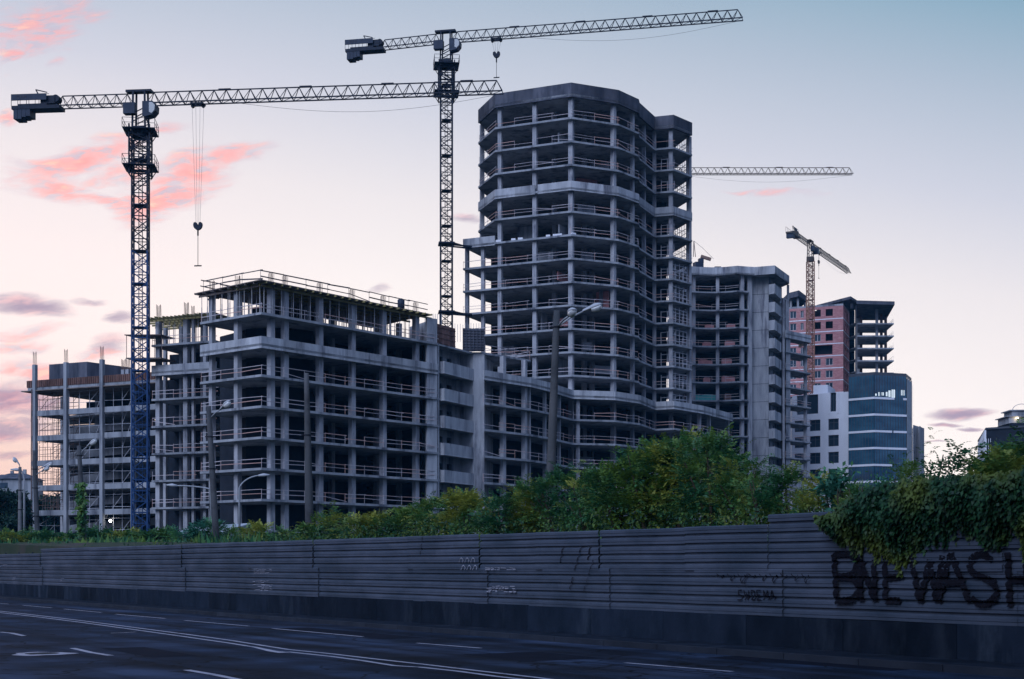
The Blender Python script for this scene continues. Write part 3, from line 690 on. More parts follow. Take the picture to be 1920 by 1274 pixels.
# ---------------- front office block with the stair bay
A_C = V2(P(490, 600, 152.6)); dR = Vector((.637, .771)).normalized(); dL = Vector((-.773, .634)).normalized()
def block_front():
    t = thing('unfinished_office_block', 'wide raw concrete office frame in front with yellow formwork under its top deck', 'building', (A_C.x, A_C.y, 4.2))
    R = lambda px: A_C+dR*on(px, A_C, dR); Lf = lambda px: A_C+dL*on(px, A_C, dL)
    pl, pr = Lf(375), R(821)
    poly = [pl, A_C, pr, pr+Vector((-9, 12)), pl+Vector((6, 9.5))]
    front = [pl, A_C, pr]
    for n in range(0, 8):
        slab(t, poly, Z(n), .26)
    for n in (1, 2, 3, 4, 5, 7):
        guard(t, front, Z(n), miss=.04 if n != 7 else 0)
    band(t, front, Z(6)-.5, 26.2, .22, 3.1)
    li = inset(front, 1.15, False)
    for px in (508, 534, 599, 660, 718, 779.5): columns(t, [hit(px, li)], 4.0, Z(8)-.35, .62)
    columns(t, [hit(398, li)], 4.0, Z(8)-.3, .55); columns(t, [hit(446, li)], 4.0, Z(8)-.3, .62)
    l2 = inset(front, 6.2, False)
    for px in (577, 622, 706, 748): 
        h = hit(px, l2)
        if h: columns(t, [h], 4.0, Z(8)-.35, .55)
    for px in (478, 489, 456): 
        h = hit(px, inset(front, 8, False))
        if h: columns(t, [h], 4.0, Z(6)-.3, .4)
    nr_ = Vector((-dR.y, dR.x))
    # dark core and back wall
    i8 = inset(front, 9.5, False)
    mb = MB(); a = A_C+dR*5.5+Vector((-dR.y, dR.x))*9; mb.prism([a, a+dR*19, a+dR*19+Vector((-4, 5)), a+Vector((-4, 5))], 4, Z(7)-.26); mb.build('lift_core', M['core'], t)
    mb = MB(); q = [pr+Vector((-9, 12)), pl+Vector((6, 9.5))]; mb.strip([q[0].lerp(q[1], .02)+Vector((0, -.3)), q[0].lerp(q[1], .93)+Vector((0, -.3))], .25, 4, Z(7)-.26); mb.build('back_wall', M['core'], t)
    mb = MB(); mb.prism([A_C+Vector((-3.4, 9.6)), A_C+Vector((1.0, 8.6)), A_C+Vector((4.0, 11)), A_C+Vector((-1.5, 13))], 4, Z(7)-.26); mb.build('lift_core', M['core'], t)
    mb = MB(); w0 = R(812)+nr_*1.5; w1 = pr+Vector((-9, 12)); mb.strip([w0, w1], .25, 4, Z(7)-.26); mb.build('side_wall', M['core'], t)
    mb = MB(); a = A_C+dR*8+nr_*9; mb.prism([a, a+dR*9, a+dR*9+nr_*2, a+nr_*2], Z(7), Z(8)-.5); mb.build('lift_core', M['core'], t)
    # end wall beside the stair bay
    e0 = R(805)+Vector((-dR.y, dR.x))*.35; mb = MB(); mb.strip([e0, pr+Vector((-dR.y, dR.x))*.12], .3, 4, Z(7)+2.9); mb.build('end_wall', M['band'], t)
    mb = MB(); mb.strip([pr+Vector((-.28, .2)), pr+Vector((-3.6, 6))], .25, Z(7), Z(7)+2.9); mb.build('end_wall', M['band'], t)
    # top deck on props
    deck = inset([Lf(368), A_C+(-dR-dL)*.5, R(806), R(806)+Vector((-8, 10)), Lf(368)+Vector((7, 9))], 0.0)
    zt = Z(8)
    mb = MB(); mb.prism(deck, zt-.07, zt+.02); mb.build('formwork_deck', M['ply'], t)
    nr = Vector((-dR.y, dR.x)); L_ = (R(806)-A_C).length
    for k in range(24):                               # secondary joists stick out past the edge
        p = A_C+dR*(.3+k*(L_-.5)/23); mb = MB(); mb.beam((p.x-nr.x*.55, p.y-nr.y*.55, zt-.17), (p.x+nr.x*6, p.y+nr.y*6, zt-.17), .10, .2); mb.build('formwork_joist', M['yellow'], t)
    for k in range(3):
        for j in range(6):
            off = .5+k*1.8; p = A_C+nr*off+dR*(j*L_/6+random.uniform(0, .4)); q = p+dR*(L_/6+.5); z = zt-.37-(.01*(j % 2)); mb = MB(); mb.beam((p.x, p.y, z), (q.x, q.y, z), .12, .2); mb.build('formwork_beam', M['yellow'], t)
    nl = Vector((dL.y, -dL.x)); LL = (Lf(368)-A_C).length
    for k in range(8):
        p = A_C+dL*(.8+k*(LL-1)/7); mb = MB(); mb.beam((p.x-nl.x*.4, p.y-nl.y*.4, zt-.18), (p.x+nl.x*3, p.y+nl.y*3, zt-.18), .10, .2); mb.build('formwork_joist', M['ply'], t)
    for k in range(2):
        p = A_C+nl*(.4+k*1.6)+dL*.2; q = p+dL*(LL-.2+k*.5); mb = MB(); mb.beam((p.x, p.y, zt-.38), (q.x, q.y, zt-.38), .12, .2); mb.build('formwork_beam', M['ply'], t)
    pm = MB(); pm.tube([(0, 0, 0), (0, 0, 1.7)], .05, 6); pm.tube([(0, 0, 1.6), (0, 0, FH-.48)], .036, 6); pm.box((0, 0, .02), (.2, .2, .03)); pme = mesh_of(pm, 'prop', M['prop'])
    cnt = 0
    for row in range(4):
        off = .5+row*1.8
        for k in range(19):
            if cnt >= 96: break
            p = A_C+nr*off+dR*(.6+k*(L_-1)/18+random.uniform(-.25, .25)); shared('prop', pme, t, (p.x, p.y, Z(7)+.003)); cnt += 1
    for row in range(2):
        for k in range(9):
            p = A_C+nl*(.45+row*1.7)+dL*(.9+k*(LL-1.2)/8+random.uniform(-.15, .15)); shared('prop', pme, t, (p.x, p.y, Z(7)+.003)); cnt += 1
    guard(t, [Lf(378), A_C+dL*.15], zt, d=.25, m='railm', hs=(.62, 1.25), miss=0, thick=.11, name='deck_rail'); guard(t, [A_C+dR*.1, R(803)], zt, d=.25, m='railm', hs=(.55, 1.18), miss=0, thick=.11, name='deck_rail')
    guard(t, [Lf(378)+Vector((3.2, 4)), Lf(378)], zt, d=.1, m='railm', hs=(.62, 1.25), miss=0, thick=.11, name='deck_rail')
    for px, lst in ((508, li), (534, li), (599, li), (660, li), (718, li), (779, li), (577, l2), (622, l2), (446, li), (398, li)):
        h = hit(px, lst); shared('starter_bars', REBAR, t, (h[0].x, h[0].y, zt), h[1])
    # tank on the deck
    h = hit(752, inset(front, .9, False))
    k = thing('water_tank', 'small blue grey drum standing on the top deck behind its guard rail', 'tank', (h[0].x, h[0].y, zt+.02))
    mb = MB(); mb.tube([(h[0].x, h[0].y, zt+.02), (h[0].x, h[0].y, zt+1.2), (h[0].x, h[0].y, zt+1.3)], [.42, .42, .3], 16); mb.build('drum', M['cranel'], k, True)
    mb = MB(); mb.tube([(h[0].x, h[0].y, zt+1.3), (h[0].x, h[0].y, zt+1.38)], [.16, .16], 10); mb.build('lid', M['dark'], k)
    # stair bay: recessed wall with small windows, cast balconies, then the plain shaft
    s0, s1 = V2(D(822, 644.5, Z(7))), V2(D(887, 661, Z(7))); s2 = V2(D(908, 661, Z(7)))
    sd = (s1-s0).normalized(); sn = Vector((-sd.y, sd.x))
    ra, rb = s0+sn*1.9, s1+sn*1.9; Lr = (rb-ra).length
    wins = []
    for n in range(0, 7):
        for (a, w) in ((827, 6), (842, 9), (874, 11)):
            u = px_u(a-w/2, ra, rb); u2 = px_u(a+w/2, ra, rb); z = Z(n)+1.55; wins.append((u, min(u2, Lr-.05), z, z+.75, 'open'))
    facade(t, ra, rb, 4, Z(7)-.2, wins, M['conc'], .3, name='stair_wall')
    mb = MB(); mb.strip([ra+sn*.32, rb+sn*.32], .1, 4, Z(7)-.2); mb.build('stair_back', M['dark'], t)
    for n in range(0, 8):
        slab(t, [s0, s1, rb, ra], Z(n), .22, 'landing')
        if n in range(0, 7):
            b0, b1 = s0+sd*.5-sn*.55, s1-sd*.05-sn*.1
            mb = MB(); mb.strip([b0+sn*.9, b0, b1, b1+sn*.5], .14, Z(n)-.12, Z(n)+1.2); mb.prism([b0+sn*.9, b0, b1, b1+sn*.5], Z(n)-.28, Z(n)-.12); mb.build('balcony', M['band'], t)
    mb = MB(); mb.prism([s1, s2, s2+Vector((1, 8)), s1+sn*4], 4, Z(7)+.02); mb.build('stair_shaft', M['band'], t)
    mb = MB(); mb.strip([s0+Vector((.1, .1)), ra], .25, 4, Z(7)-.2); mb.build('fin_wall', M['band'], t)
    # shutter panels on top
    u = s0+sn*1.2; mb = MB()
    for k in range(9):
        p = u.lerp(s1+sn*1.2, k/9*.72); q = u.lerp(s1+sn*1.2, (k+.96)/9*.72); mb.strip([p, q], .15, Z(7)+.02, Z(7)+2.75)
        for j in range(4): mb.strip([p-sn*.06, q-sn*.06], .05, Z(7)+.4+j*.65, Z(7)+.5+j*.65)
    mb.build('shutter_panel', M['brownp'], t)
    a_, b_ = V2(D(868, 659, Z(7))), V2(D(908, 660, Z(7))); mb = MB(); mb.strip([a_, b_], .12, Z(7)+.04, Z(7)+2.9)
    for j in range(8): mb.strip([a_+Vector((0, -.12)), b_+Vector((0, -.12))], .1, Z(7)+.2+j*.34, Z(7)+.27+j*.34)
    for j in range(7): q = (a_+Vector((0, -.2))).lerp(b_+Vector((0, -.2)), j/6); mb.beam((q.x, q.y, Z(7)+.1), (q.x, q.y, Z(7)+2.9), .07)
    mb.build('shutter_panel', M['topband'], t)
    for px in (812, 816, 820, 824, 828): 
        q = V2(P(px, 600, 178.5)); mb = MB(); mb.beam((q.x, q.y, Z(7)+2.5), (q.x, q.y, Z(7)+4.3), .06); mb.build('starter_bar', M['prop'], t)
    for px in range(853, 905, 5):
        q = V2(P(px, 600, 186)); mb = MB(); mb.beam((q.x, q.y, Z(7)+2), (q.x, q.y, Z(7)+4.2+.3*random.random()), .05); mb.build('starter_bar', M['prop'], t)
    return t
block_front()

# ---------------- recessed block left of it
def block_recess():
    p1, p0 = V2(P(404, 690, 171.7)), V2(P(284, 690, 175.5)); d = (p1-p0).normalized()
    t = thing('unfinished_link_block', 'narrow recessed concrete frame between the blue crane mast and the office block', 'building', (p0.x, p0.y, 4.4))
    poly = [p0, p1, p1+Vector((3, 9)), p0+Vector((3.2, 10))]; front = [p0, p1]
    for n in range(0, 8): slab(t, poly, Z(n), .24)
    for n in (1, 2, 3, 4, 5, 7): guard(t, front, Z(n), miss=.12)
    p_r = V2(P(398, 690, 172.2)); band(t, front, Z(6)-.5, 26.2, .22, 2.4)
    li = inset(front, 1.0, False)
    for px, w in ((298, .6), (350, .62), (363, .35), (385, .4)): columns(t, [hit(px, li)], 4, Z(8)-.3, w)
    l2 = inset(front, 5, False)
    for px in (310, 340, 380): columns(t, [hit(px, l2)], 4, Z(8)-.3, .4)
    mb = MB(); hc = lambda px, off: hit(px, inset(front, off, False))[0]; mb.prism([hc(299, 5.2), hc(422, 5.2), hc(422, 8), hc(299, 8)], 4, Z(6)-.3); mb.prism([hc(318, 6), hc(422, 6), hc(422, 8), hc(318, 8)], Z(6)+.01, Z(7)-.3); mb.build('lift_core', M['core'], t)
    z = Z(8); mb = MB()
    for k in range(16):
        a = p0+d*(k*(p1-p0).length/16)-Vector((.3, 1.1)); b = a+Vector((2.8, 7)); mb2 = MB(); zz = z-.2-.02*random.random()
        mb2.beam((a.x, a.y, zz+random.uniform(-.1, .05)), (b.x, b.y, zz), .12, .2); mb2.build('formwork_joist', M['yellow'], t)
    for k in range(5):
        a = p0+Vector((0, k*1.5))-d*.8; b = a+d*((p1-p0).length+.4); mb2 = MB(); mb2.beam((a.x, a.y, z-.42), (b.x, b.y, z-.42), .12, .22); mb2.build('formwork_beam', M['yellow'], t)
    mb.prism([p0+d*3.5, p1, p1+Vector((2, 6)), p0+d*3.5+Vector((2, 6))], z-.08, z); mb.build('formwork_deck', M['ply'], t)
    # lower working deck hanging on the left, behind the crane
    q0 = V2(P(236, 640, 173.8)); q1 = V2(P(302, 640, 173.6))
    mb = MB(); mb.prism([q0, q1, q1+Vector((1, 3)), q0+Vector((1, 3))], Z(6)+1.35, Z(6)+1.5); mb.build('formwork_deck', M['ply'], t)
    mb = MB(); mb.prism([q0+Vector((-.2, 0)), q1, q1+Vector((1, 3)), q0+Vector((1, 3))], Z(7)+.9, Z(7)+1.0)
    for k in range(6): q = q0.lerp(q1, k/5); mb.beam((q.x, q.y+.3, Z(6)+1.5), (q.x, q.y+.3, Z(7)+.9), .06)
    mb.build('scaffold_deck', M['scaf'], t)
    for px in (298, 350): h = hit(px, li); shared('starter_bars', REBAR, t, (h[0].x, h[0].y, z), h[1], (1, 1, 1.25))
    for px in (362, 368): h = hit(px, l2 if px == 368 else li); shared('starter_bars', REBAR, t, (h[0].x, h[0].y, z), h[1], (.7, .7, .9))
    pm = MB(); pm.tube([(0, 0, 0), (0, 0, FH-.55)], .04, 6); pme = mesh_of(pm, 'prop', M['prop'])
    for k in range(10):
        for r in range(2): q = p0+d*(.8+k*.85)+Vector((0, .5+r*2.2)); shared('prop', pme, t, (q.x, q.y, Z(7)+.003))
    # stub of slab and back columns between link and front block
    return t
block_recess()

# ---------------- car-park block with curved ramps on the far left
def block_left():
    q0 = V2(P(52, 731, 191.5)); q1 = V2(P(262, 715, 183.6)); d = (q1-q0).normalized(); q1 = q0+d*on(296, q0, d); nn = Vector((-d.y, d.x))
    t = thing('unfinished_ramp_block', 'low concrete frame with curved ramps and scaffolding at the far left', 'building', (q0.x, q0.y, 4.6))
    a = q0+d*.7; b = q1
    far = [b+nn*22, a+d*7.5+nn*22]
    side = a+nn*20
    for n in range(1, 6):                             # deep edge beams
        mb = MB(); mb.strip([a, b], .45, Z(n)-.5, Z(n)+.2); mb.strip([a+nn*16+Vector((.3, 0)), a+nn*.6+Vector((.3, 0))][::-1], .35, Z(n)-.4, Z(n)+.1); mb.build('edge_beam', M['conc'], t)
        hh = lambda px, off: hit(px, [a+nn*off-d*6, b+nn*off])[0]; slab(t, [hh(128, 5), hh(290, .6), hh(290, 13), hh(128, 13)], Z(n), .28)
        slab(t, [a+nn*.5, a+d*7+nn*.5, a+d*7+nn*3, a+nn*1.6], Z(n), .25)
    zr = Z(6)
    slab(t, [q0, b, b+nn*20, q0+nn*20], zr, .35); mb = MB(); mb.prism([q0-d*.9-nn*.3, b-nn*.3, b+nn*4, q0-d*.9+nn*6], zr-.5, zr-.38); mb.build('formwork_deck', M['ply'], t)
    mb = MB(); mb.strip([q0-d*.1+nn*5, q0-d*.1-nn*.05, b-nn*.05], .12, zr+.02, zr+.95, piece=1.1); L_ = (b-q0).length
    for k in range(int(L_/.35)): p = q0+d*(k*.35)-nn*.11; mb.beam((p.x, p.y, zr+.05), (p.x, p.y, zr+.93), .09, .09)
    mb.build('edge_shutter', M['brownp'], t)
    li = inset([a, b], .12, False)
    for px in (65.5, 124, 191.5, 250): h = hit(px, [a-nn*.12-d*2, b-nn*.12]); columns(t, [h], 4.2, zr+3.0 if px != 250 else zr+1.5, .5, m='conc'); shared('starter_bars', REBAR, t, (h[0].x, h[0].y, zr+(3.0 if px != 250 else 1.5)), h[1], (.8, .8, 1.25))
    for px in (118, 183): 
        h = hit(px, [a+nn*7-d*3, b+nn*7]); columns(t, [h], 4.2, zr-.4, .5)
    h = hit(78, [a+nn*16-d*4, b+nn*16]); 
    # roof machine room
    h0 = hit(92, [q0+nn*6-d*6, b+nn*6])[0]; h1 = hit(163, [q0+nn*6, b+nn*6])[0]; mb = MB(); mb.prism([h0, h1, h1+Vector((4.6, 6)), h0+nn*8], zr, zr+4.0); mb.build('machine_room', M['topband'], t)
    for px in (232, 240): h = hit(px, [q0+nn*4, b+nn*4]); mb = MB(); mb.box((h[0].x, h[0].y, zr+1.1), (.5, .5, 2.2), h[1]); mb.build('column_stub', M['col'], t); shared('starter_bars', REBAR, t, (h[0].x, h[0].y, zr+2.2), h[1])
    # curved ramp parapets inside
    for n in range(0, 5):
        mb = MB(); c = V2(hit(205, [a+nn*9, b+nn*9])[0])+nn*3; pts = []
        for k in range(19):
            an = math.radians(205+k*8.2); pts.append((c.x+8.6*math.cos(an), c.y+5.8*math.sin(an), Z(n)+.5+k*.10))
        for p, q in zip(pts[:-1], pts[1:]):
            nv = Vector((q[0]-p[0], q[1]-p[1])).normalized(); nv = Vector((-nv.y, nv.x))*.18
            z0, z1 = p[2]-.1, p[2]+.95; w0, w1 = q[2]-.1, q[2]+.95; i = len(mb.v)
            mb.v += [(p[0], p[1], z0), (q[0], q[1], w0), (q[0], q[1], w1), (p[0], p[1], z1), (p[0]+nv.x, p[1]+nv.y, z0), (q[0]+nv.x, q[1]+nv.y, w0), (q[0]+nv.x, q[1]+nv.y, w1), (p[0]+nv.x, p[1]+nv.y, z1)]
            mb.f += [(i, i+1, i+2, i+3), (i+7, i+6, i+5, i+4), (i+3, i+2, i+6, i+7), (i, i+4, i+5, i+1)]
        mb.build('ramp', M['band'], t)
    hh = lambda px, off: hit(px, [a+nn*off-d*6, b+nn*off])[0]; mb = MB(); mb.prism([hh(122, 13.2), hh(292, 13.2), hh(292, 14), hh(122, 14)], 4.2, Z(5)-.3); mb.prism([hh(162, 13.2), hh(292, 13.2), hh(292, 14), hh(162, 14)], Z(5)+.01, zr-.4); mb.build('back_wall', M['core'], t)
    x = a+d*8.0; 
    # scaffolds in the bays
    u = lambda px, off: hit(px, [a+nn*off-d*6, b+nn*off])[0]
    scaffold(t, u(58, -.6), u(58.9, -.55), 5, zr-.6, .9, 2.0, .06)
    for n in range(1, 6):
        scaffold(t, u(71, 2.0), u(118, 2.0), Z(n)+.1, Z(n+1)-.5, .95, .8, .055, depth=3); scaffold(t, u(74, 9), u(117, 9), Z(n)+.1, Z(n+1)-.5, 1.1, .95, .06)
    scaffold(t, u(71, 1.5), u(118, 1.5), 4.8, Z(1)-.5, 1.4, 1.2, .06, 'scafl')
    scaffold(t, u(130, 1.2), u(187, 1.2), 4.8, zr-.6, 1.5, 1.55, .055, 'scafl'); scaffold(t, u(196, 1.2), u(246, 1.2), 4.8, zr-.6, 1.6, 1.55, .055, 'scafl')
    # a work lamp burning inside the ground floor
    p = P(207, 977, 186.5); k = thing('work_lamp', 'small lit white work lamp hanging inside the ramp block ground floor', 'lamp', p)
    em = bpy.data.materials.new('lit_bulb'); em.use_nodes = True; e = em.node_tree.nodes['Principled BSDF']; e.inputs['Emission Color'].default_value = (1, 1, .95, 1); e.inputs['Emission Strength'].default_value = 25
    mb = MB(); mb.tube([p+Vector((0, 0, -.17)), p+Vector((0, 0, -.08)), p+Vector((0, 0, .08)), p+Vector((0, 0, .16))], [.06, .16, .16, .05], 10); mb.build('bulb', em, k, True)
    mb = MB(); mb.tube([p+Vector((0, 0, .16)), p+Vector((0, 0, 1.9))], .02, 5); mb.build('lamp_cord', M['dark'], k)
block_left()

# ---------------- curved block right of the tower
def block_c():
    zt = 56.3
    T = lambda l: [V2(D(px, py, zt)) for px, py in l]
    cur = T([(1262, 496.5), (1285, 498.5), (1310, 500.8), (1335, 501.6), (1360, 500.8), (1383, 498.6), (1402, 500.2), (1415, 501)]); r1 = T([(1441, 499)])[0]; c1 = T([(1453, 498)])[0]; c2 = T([(1480, 517.6)])[0]
    t = thing('unfinished_curved_block', 'grey concrete block right of the tower with concave floors and stacked balconies', 'building', (c1.x, c1.y, 5))
    sl = cur[:7]; endp = cur[6]
    poly = sl+[endp+Vector((3, 9)), Vector((43, 285)), Vector((30, 282))]
    for n in range(1, 15): slab(t, poly, Z(n), .27)
    for n in range(1, 15): 
        if n != 3: guard(t, sl[:6], Z(n), miss=.06)
    roofp = cur+[r1, c1, c2, c2+Vector((-3, 12)), Vector((43, 287)), Vector((30, 282))]
    slab(t, roofp, Z(15)-.05, .3); band(t, cur+[c1, c2], Z(15)-.35, zt, .3, 2.8, m='band')
    li = inset(sl, 1.1, False)
    for px, w in ((1300, .6), (1345.5, .62), (1391, .62)): columns(t, [hit(px, li)], 4.5, Z(15)-.35, w)
    band(t, sl, Z(3)-.45, Z(3)+.9)
    mb = MB(); mb.prism([Vector((30, 270)), Vector((42, 271.5)), Vector((44.5, 270)), Vector((44, 279)), Vector((31, 277))], 4.5, Z(15)-.35); mb.build('lift_core', M['core'], t)
    # shear walls
    def W(p0, p1, th, y0=None, z1=Z(15)-.36, nm='shear_wall', m='band'): mb = MB(); mb.strip([p0, p1], th, 4.5, z1); mb.build(nm, M[m], t)
    k0, k1 = V2(P(1402, 500, 263.6)), V2(P(1410.5, 500, 263.9)); mb = MB(); mb.prism([k0, k1, k1+Vector((0, 1)), k0+Vector((0, 1))], 4.5, Z(15)-.36); mb.build('shear_wall', M['band'], t)
    a, b = V2(P(1409, 500, 265.6)), V2(P(1441, 500, 264.6)); W(a, b, .4)
    mb = MB()
    for n in range(1, 15): mb.strip([a+Vector((0, -.02)), b+Vector((0, -.02))], .02, Z(n)-.12, Z(n)-.06)
    mb.build('cast_joint', M['core'], t)
    W(V2(P(1462, 500, 277)), V2(P(1480, 500, 279)), .3, z1=Z(14)-.3)
    # balcony bay wall faces right, its balconies stick out
    bw0, bw1 = b+Vector((0, .1)), V2(P(1466, 500, 274.5)); L_ = (bw1-bw0).length
    wins = []
    for n in range(1, 15):
        for (x0, x1) in ((.6, 1.5), (3.4, 4.4)): wins.append((x0, x1, Z(n)+1.0, Z(n)+2.5, 'open'))
    facade(t, bw0, bw1, 4.5, Z(15)-.36, wins, M['conc'], .3, name='balcony_wall'); dd = (bw1-bw0).normalized(); bn = Vector((-dd.y, dd.x))
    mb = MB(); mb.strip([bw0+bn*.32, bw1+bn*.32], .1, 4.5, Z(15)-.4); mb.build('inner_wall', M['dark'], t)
    for n in range(1, 15):
        o = V2(P(1441.5, 500, 263.4)); e = V2(P(1453, 500, 262.6)); g = V2(P(1465, 500, 268.5)); h = V2(P(1460, 500, 272))
        zb = Z(n)-.25; mb = MB(); mb.strip([o, e, g], .13, zb, zb+1.65); mb.prism([o, e, g, h, b], zb-.14, zb); mb.build('balcony', M['band'], t)
    for px, y in ((1468.5, 269.5), (1474, 271)): 
        q = V2(P(px, 500, y)); mb = MB(); mb.box((q.x, q.y, (4.5+Z(14))/2), (.4, .9, Z(14)-4.5)); mb.build('column', M['col'], t)
    q = V2(P(1477.5, 500, 271.5)); mb = MB(); mb.box((q.x, q.y, (4.5+Z(15)-.4)/2), (.4, .4, Z(15)-.4-4.5)); mb.build('column', M['col'], t)
    for n in range(1, 15): slab(t, [V2(P(1466, 500, 269)), V2(P(1479, 500, 271.5)), V2(P(1479, 500, 277)), V2(P(1466, 500, 276))], Z(n), .2)
    # tarpaulins and boxes stored on the floors
    for (px, n, w, h, m_) in ((1308, 8, 1.6, 1.2, 'tarp'), (1328, 8, 2.6, 1.35, 'tarp'), (1362, 7, 1.6, .9, 'tarp'), (1364, 8, 1.2, 1.5, 'brownp'), (1325, 9, 1.2, 1.2, 'brick'), (1360, 9, 1.4, 1.4, 'brick'), (1372, 9, 1.0, 1.2, 'brick'),
                          (1318, 10, 1.6, 1.2, 'brick'), (1330, 10, 1.0, 1.0, 'brick'), (1362, 10, 1.8, 1.3, 'brick'), (1325, 11, 1.5, 1.1, 'brick'), (1368, 11, 1.8, 1.2, 'brick'), (1330, 12, 1.6, 1.0, 'brick'), (1370, 12, 1.5, 1.0, 'brick')):
        q = hit(px, inset(sl, 2.2, False))
        if not q: continue
        q = q[0]; mb = MB(); c = (q.x, q.y)
        mb.prism([(c[0]-w/2, c[1]-.5), (c[0]+w/2, c[1]-.5), (c[0]+w/2, c[1]+.5), (c[0]-w/2, c[1]+.5)], Z(n)+.002, Z(n)+h*.8)
        i = len(mb.v); mb.v += [(c[0]-w/2, c[1]-.52, Z(n)+h*.8), (c[0]+w/2, c[1]-.52, Z(n)+h*.8), (c[0]+w/2, c[1]+.52, Z(n)+h*.8), (c[0]-w/2, c[1]+.52, Z(n)+h*.8), (c[0]-w*.25, c[1], Z(n)+h), (c[0]+w*.3, c[1], Z(n)+h*.95)]
        mb.f += [(i, i+1, i+5, i+4), (i+1, i+2, i+5), (i+2, i+3, i+4, i+5), (i+3, i, i+4)]
        nm, lb, ct = {'tarp': ('tarpaulin_stack', 'turquoise tarpaulin covered stack on an open floor of the curved block', 'stack'), 'brick': ('brick_pallet', 'reddish brick stack on an open floor of the curved block', 'bricks'), 'brownp': ('panel_stack', 'brown panel stack beside turquoise tarpaulin on the curved block', 'stack')}[m_]
        fl = {7: 'fifth', 8: 'seventh from the top, tarpaulin', 9: 'sixth', 10: 'fifth', 11: 'fourth', 12: 'third'}
        side = 'left of the middle column' if px < 1345 else 'right of the middle column'
        lab = {7: f'low turquoise tarpaulin stack one floor below the two big turquoise ones', 8: ('small turquoise heap left of the larger one on the curved block' if px == 1308 else 'largest turquoise tarpaulin stack, left of the middle column of the curved block' if px == 1328 else 'brown panel stack right of the turquoise stacks on the curved block')}.get(n)
        if lab is None: lab = f'reddish brick stack {side}, on the {fl[n]} floor below the curved roof' if not (n == 9 and px == 1372 or n == 10 and px == 1330) else f'smaller reddish brick stack at the right end, on the {fl[n]} floor below the curved roof'
        o = mb.build(nm, M[m_]); tag(o, lab, ct, 'stacks of material on the floors of the curved block')
    # plant on the roof
    r = thing('roof_platform', 'dark flat steel platform resting on the curved block roof', 'platform', (36, 272, zt))
    p0, p1 = V2(P(1314, 490, 268)), V2(P(1366, 490, 268)); mb = MB(); i = 0; mb.prism([p0, p1, p1+Vector((0, 4)), p0+Vector((0, 4))], zt+.55, zt+1.0); mb.build('deck', M['cranel'], r)
    mb = MB(); mb.prism([p0+Vector((.5, .4)), p1+Vector((-.4, .4)), p1+Vector((-.4, 3.4)), p0+Vector((.5, 3.4))], zt-.5, zt+.55); mb.build('base', M['core'], r)
    mb = MB(); q = V2(P(1346, 480, 269)); mb.prism([q+Vector((-.6, 0)), q+Vector((.6, 0)), q+Vector((.5, 1)), q+Vector((-.5, 1))], zt+1.0, zt+1.4); mb.build('hatch', M['core'], r)
    r = thing('roof_hoist', 'small winch crane with sloping rusty boom beside the tower corner on the roof', 'hoist', (V2(P(1308, 490, 268)).x, 268, zt))
    q = P(1309, 486, 268); mb = MB(); mb.box((q.x, q.y, zt+1.2), (1.6, 1.4, 1.4), .3); mb.box((q.x+.5, q.y, zt+2.2), (.9, 1.0, .8), .1); mb.build('winch_cab', M['cranel'], r)
    mb = MB(); mb.box((q.x-.6, q.y, zt+.1), (2.2, 1.2, 1.1), 0); mb.build('base_frame', M['dark'], r)
    mb = MB(); e = P(1333, 487, 268); s_ = P(1314, 481, 268); mb.beam(s_, e, .5, .55); mb.build('boom', M['rebar'], r)
    mb = MB(); tp = P(1301, 452, 268); mb.beam(P(1300, 482, 268), tp, .12); mb.beam(P(1304, 482, 268), tp, .12); mb.build('mast', M['scaf'], r)
    mb = MB(); mb.tube([tp, P(1318, 466, 268), P(1338, 486, 268)], .03, 4); mb.build('stay_cable', M['cable'], r)
block_c()

# ---------------- thin slab stack at the edge of the curved block
def block_d():
    a, b = V2(P(1474, 590, 268.5)), V2(P(1521, 590, 275))
    t = thing('unfinished_annex', 'slim concrete annex of thin slabs standing against the red brick tower', 'building', (a.x, a.y, 5))
    poly = [a, b, b+Vector((-1, 6)), a+Vector((0, 7))]; fr = [a, b]
    for n in range(1, 13): slab(t, poly, Z(n)-.05, .26)
    for n in (1, 2, 4, 5, 6, 7, 8, 9, 10): guard(t, fr, Z(n)-.05, miss=.1)
    band(t, fr+[b+Vector((-1, 6))], Z(12)-.9, Z(12)+.5, .25, 2.5); band(t, fr, Z(4)+1.0-3.9, Z(4)+1.0-2.6, .22, 2.5)
    li = inset(fr, 1, False); columns(t, [hit(1510, li)], 4.5, Z(12)-.9, .5)
    mb = MB(); q0, q1 = V2(P(1474, 590, 269.2)), V2(P(1482, 590, 270)); mb.prism([q0, q1, q1+Vector((0, 5)), q0+Vector((0, 5))], 4.5, Z(12)-.9); mb.build('shear_wall', M['conc'], t)
block_d()

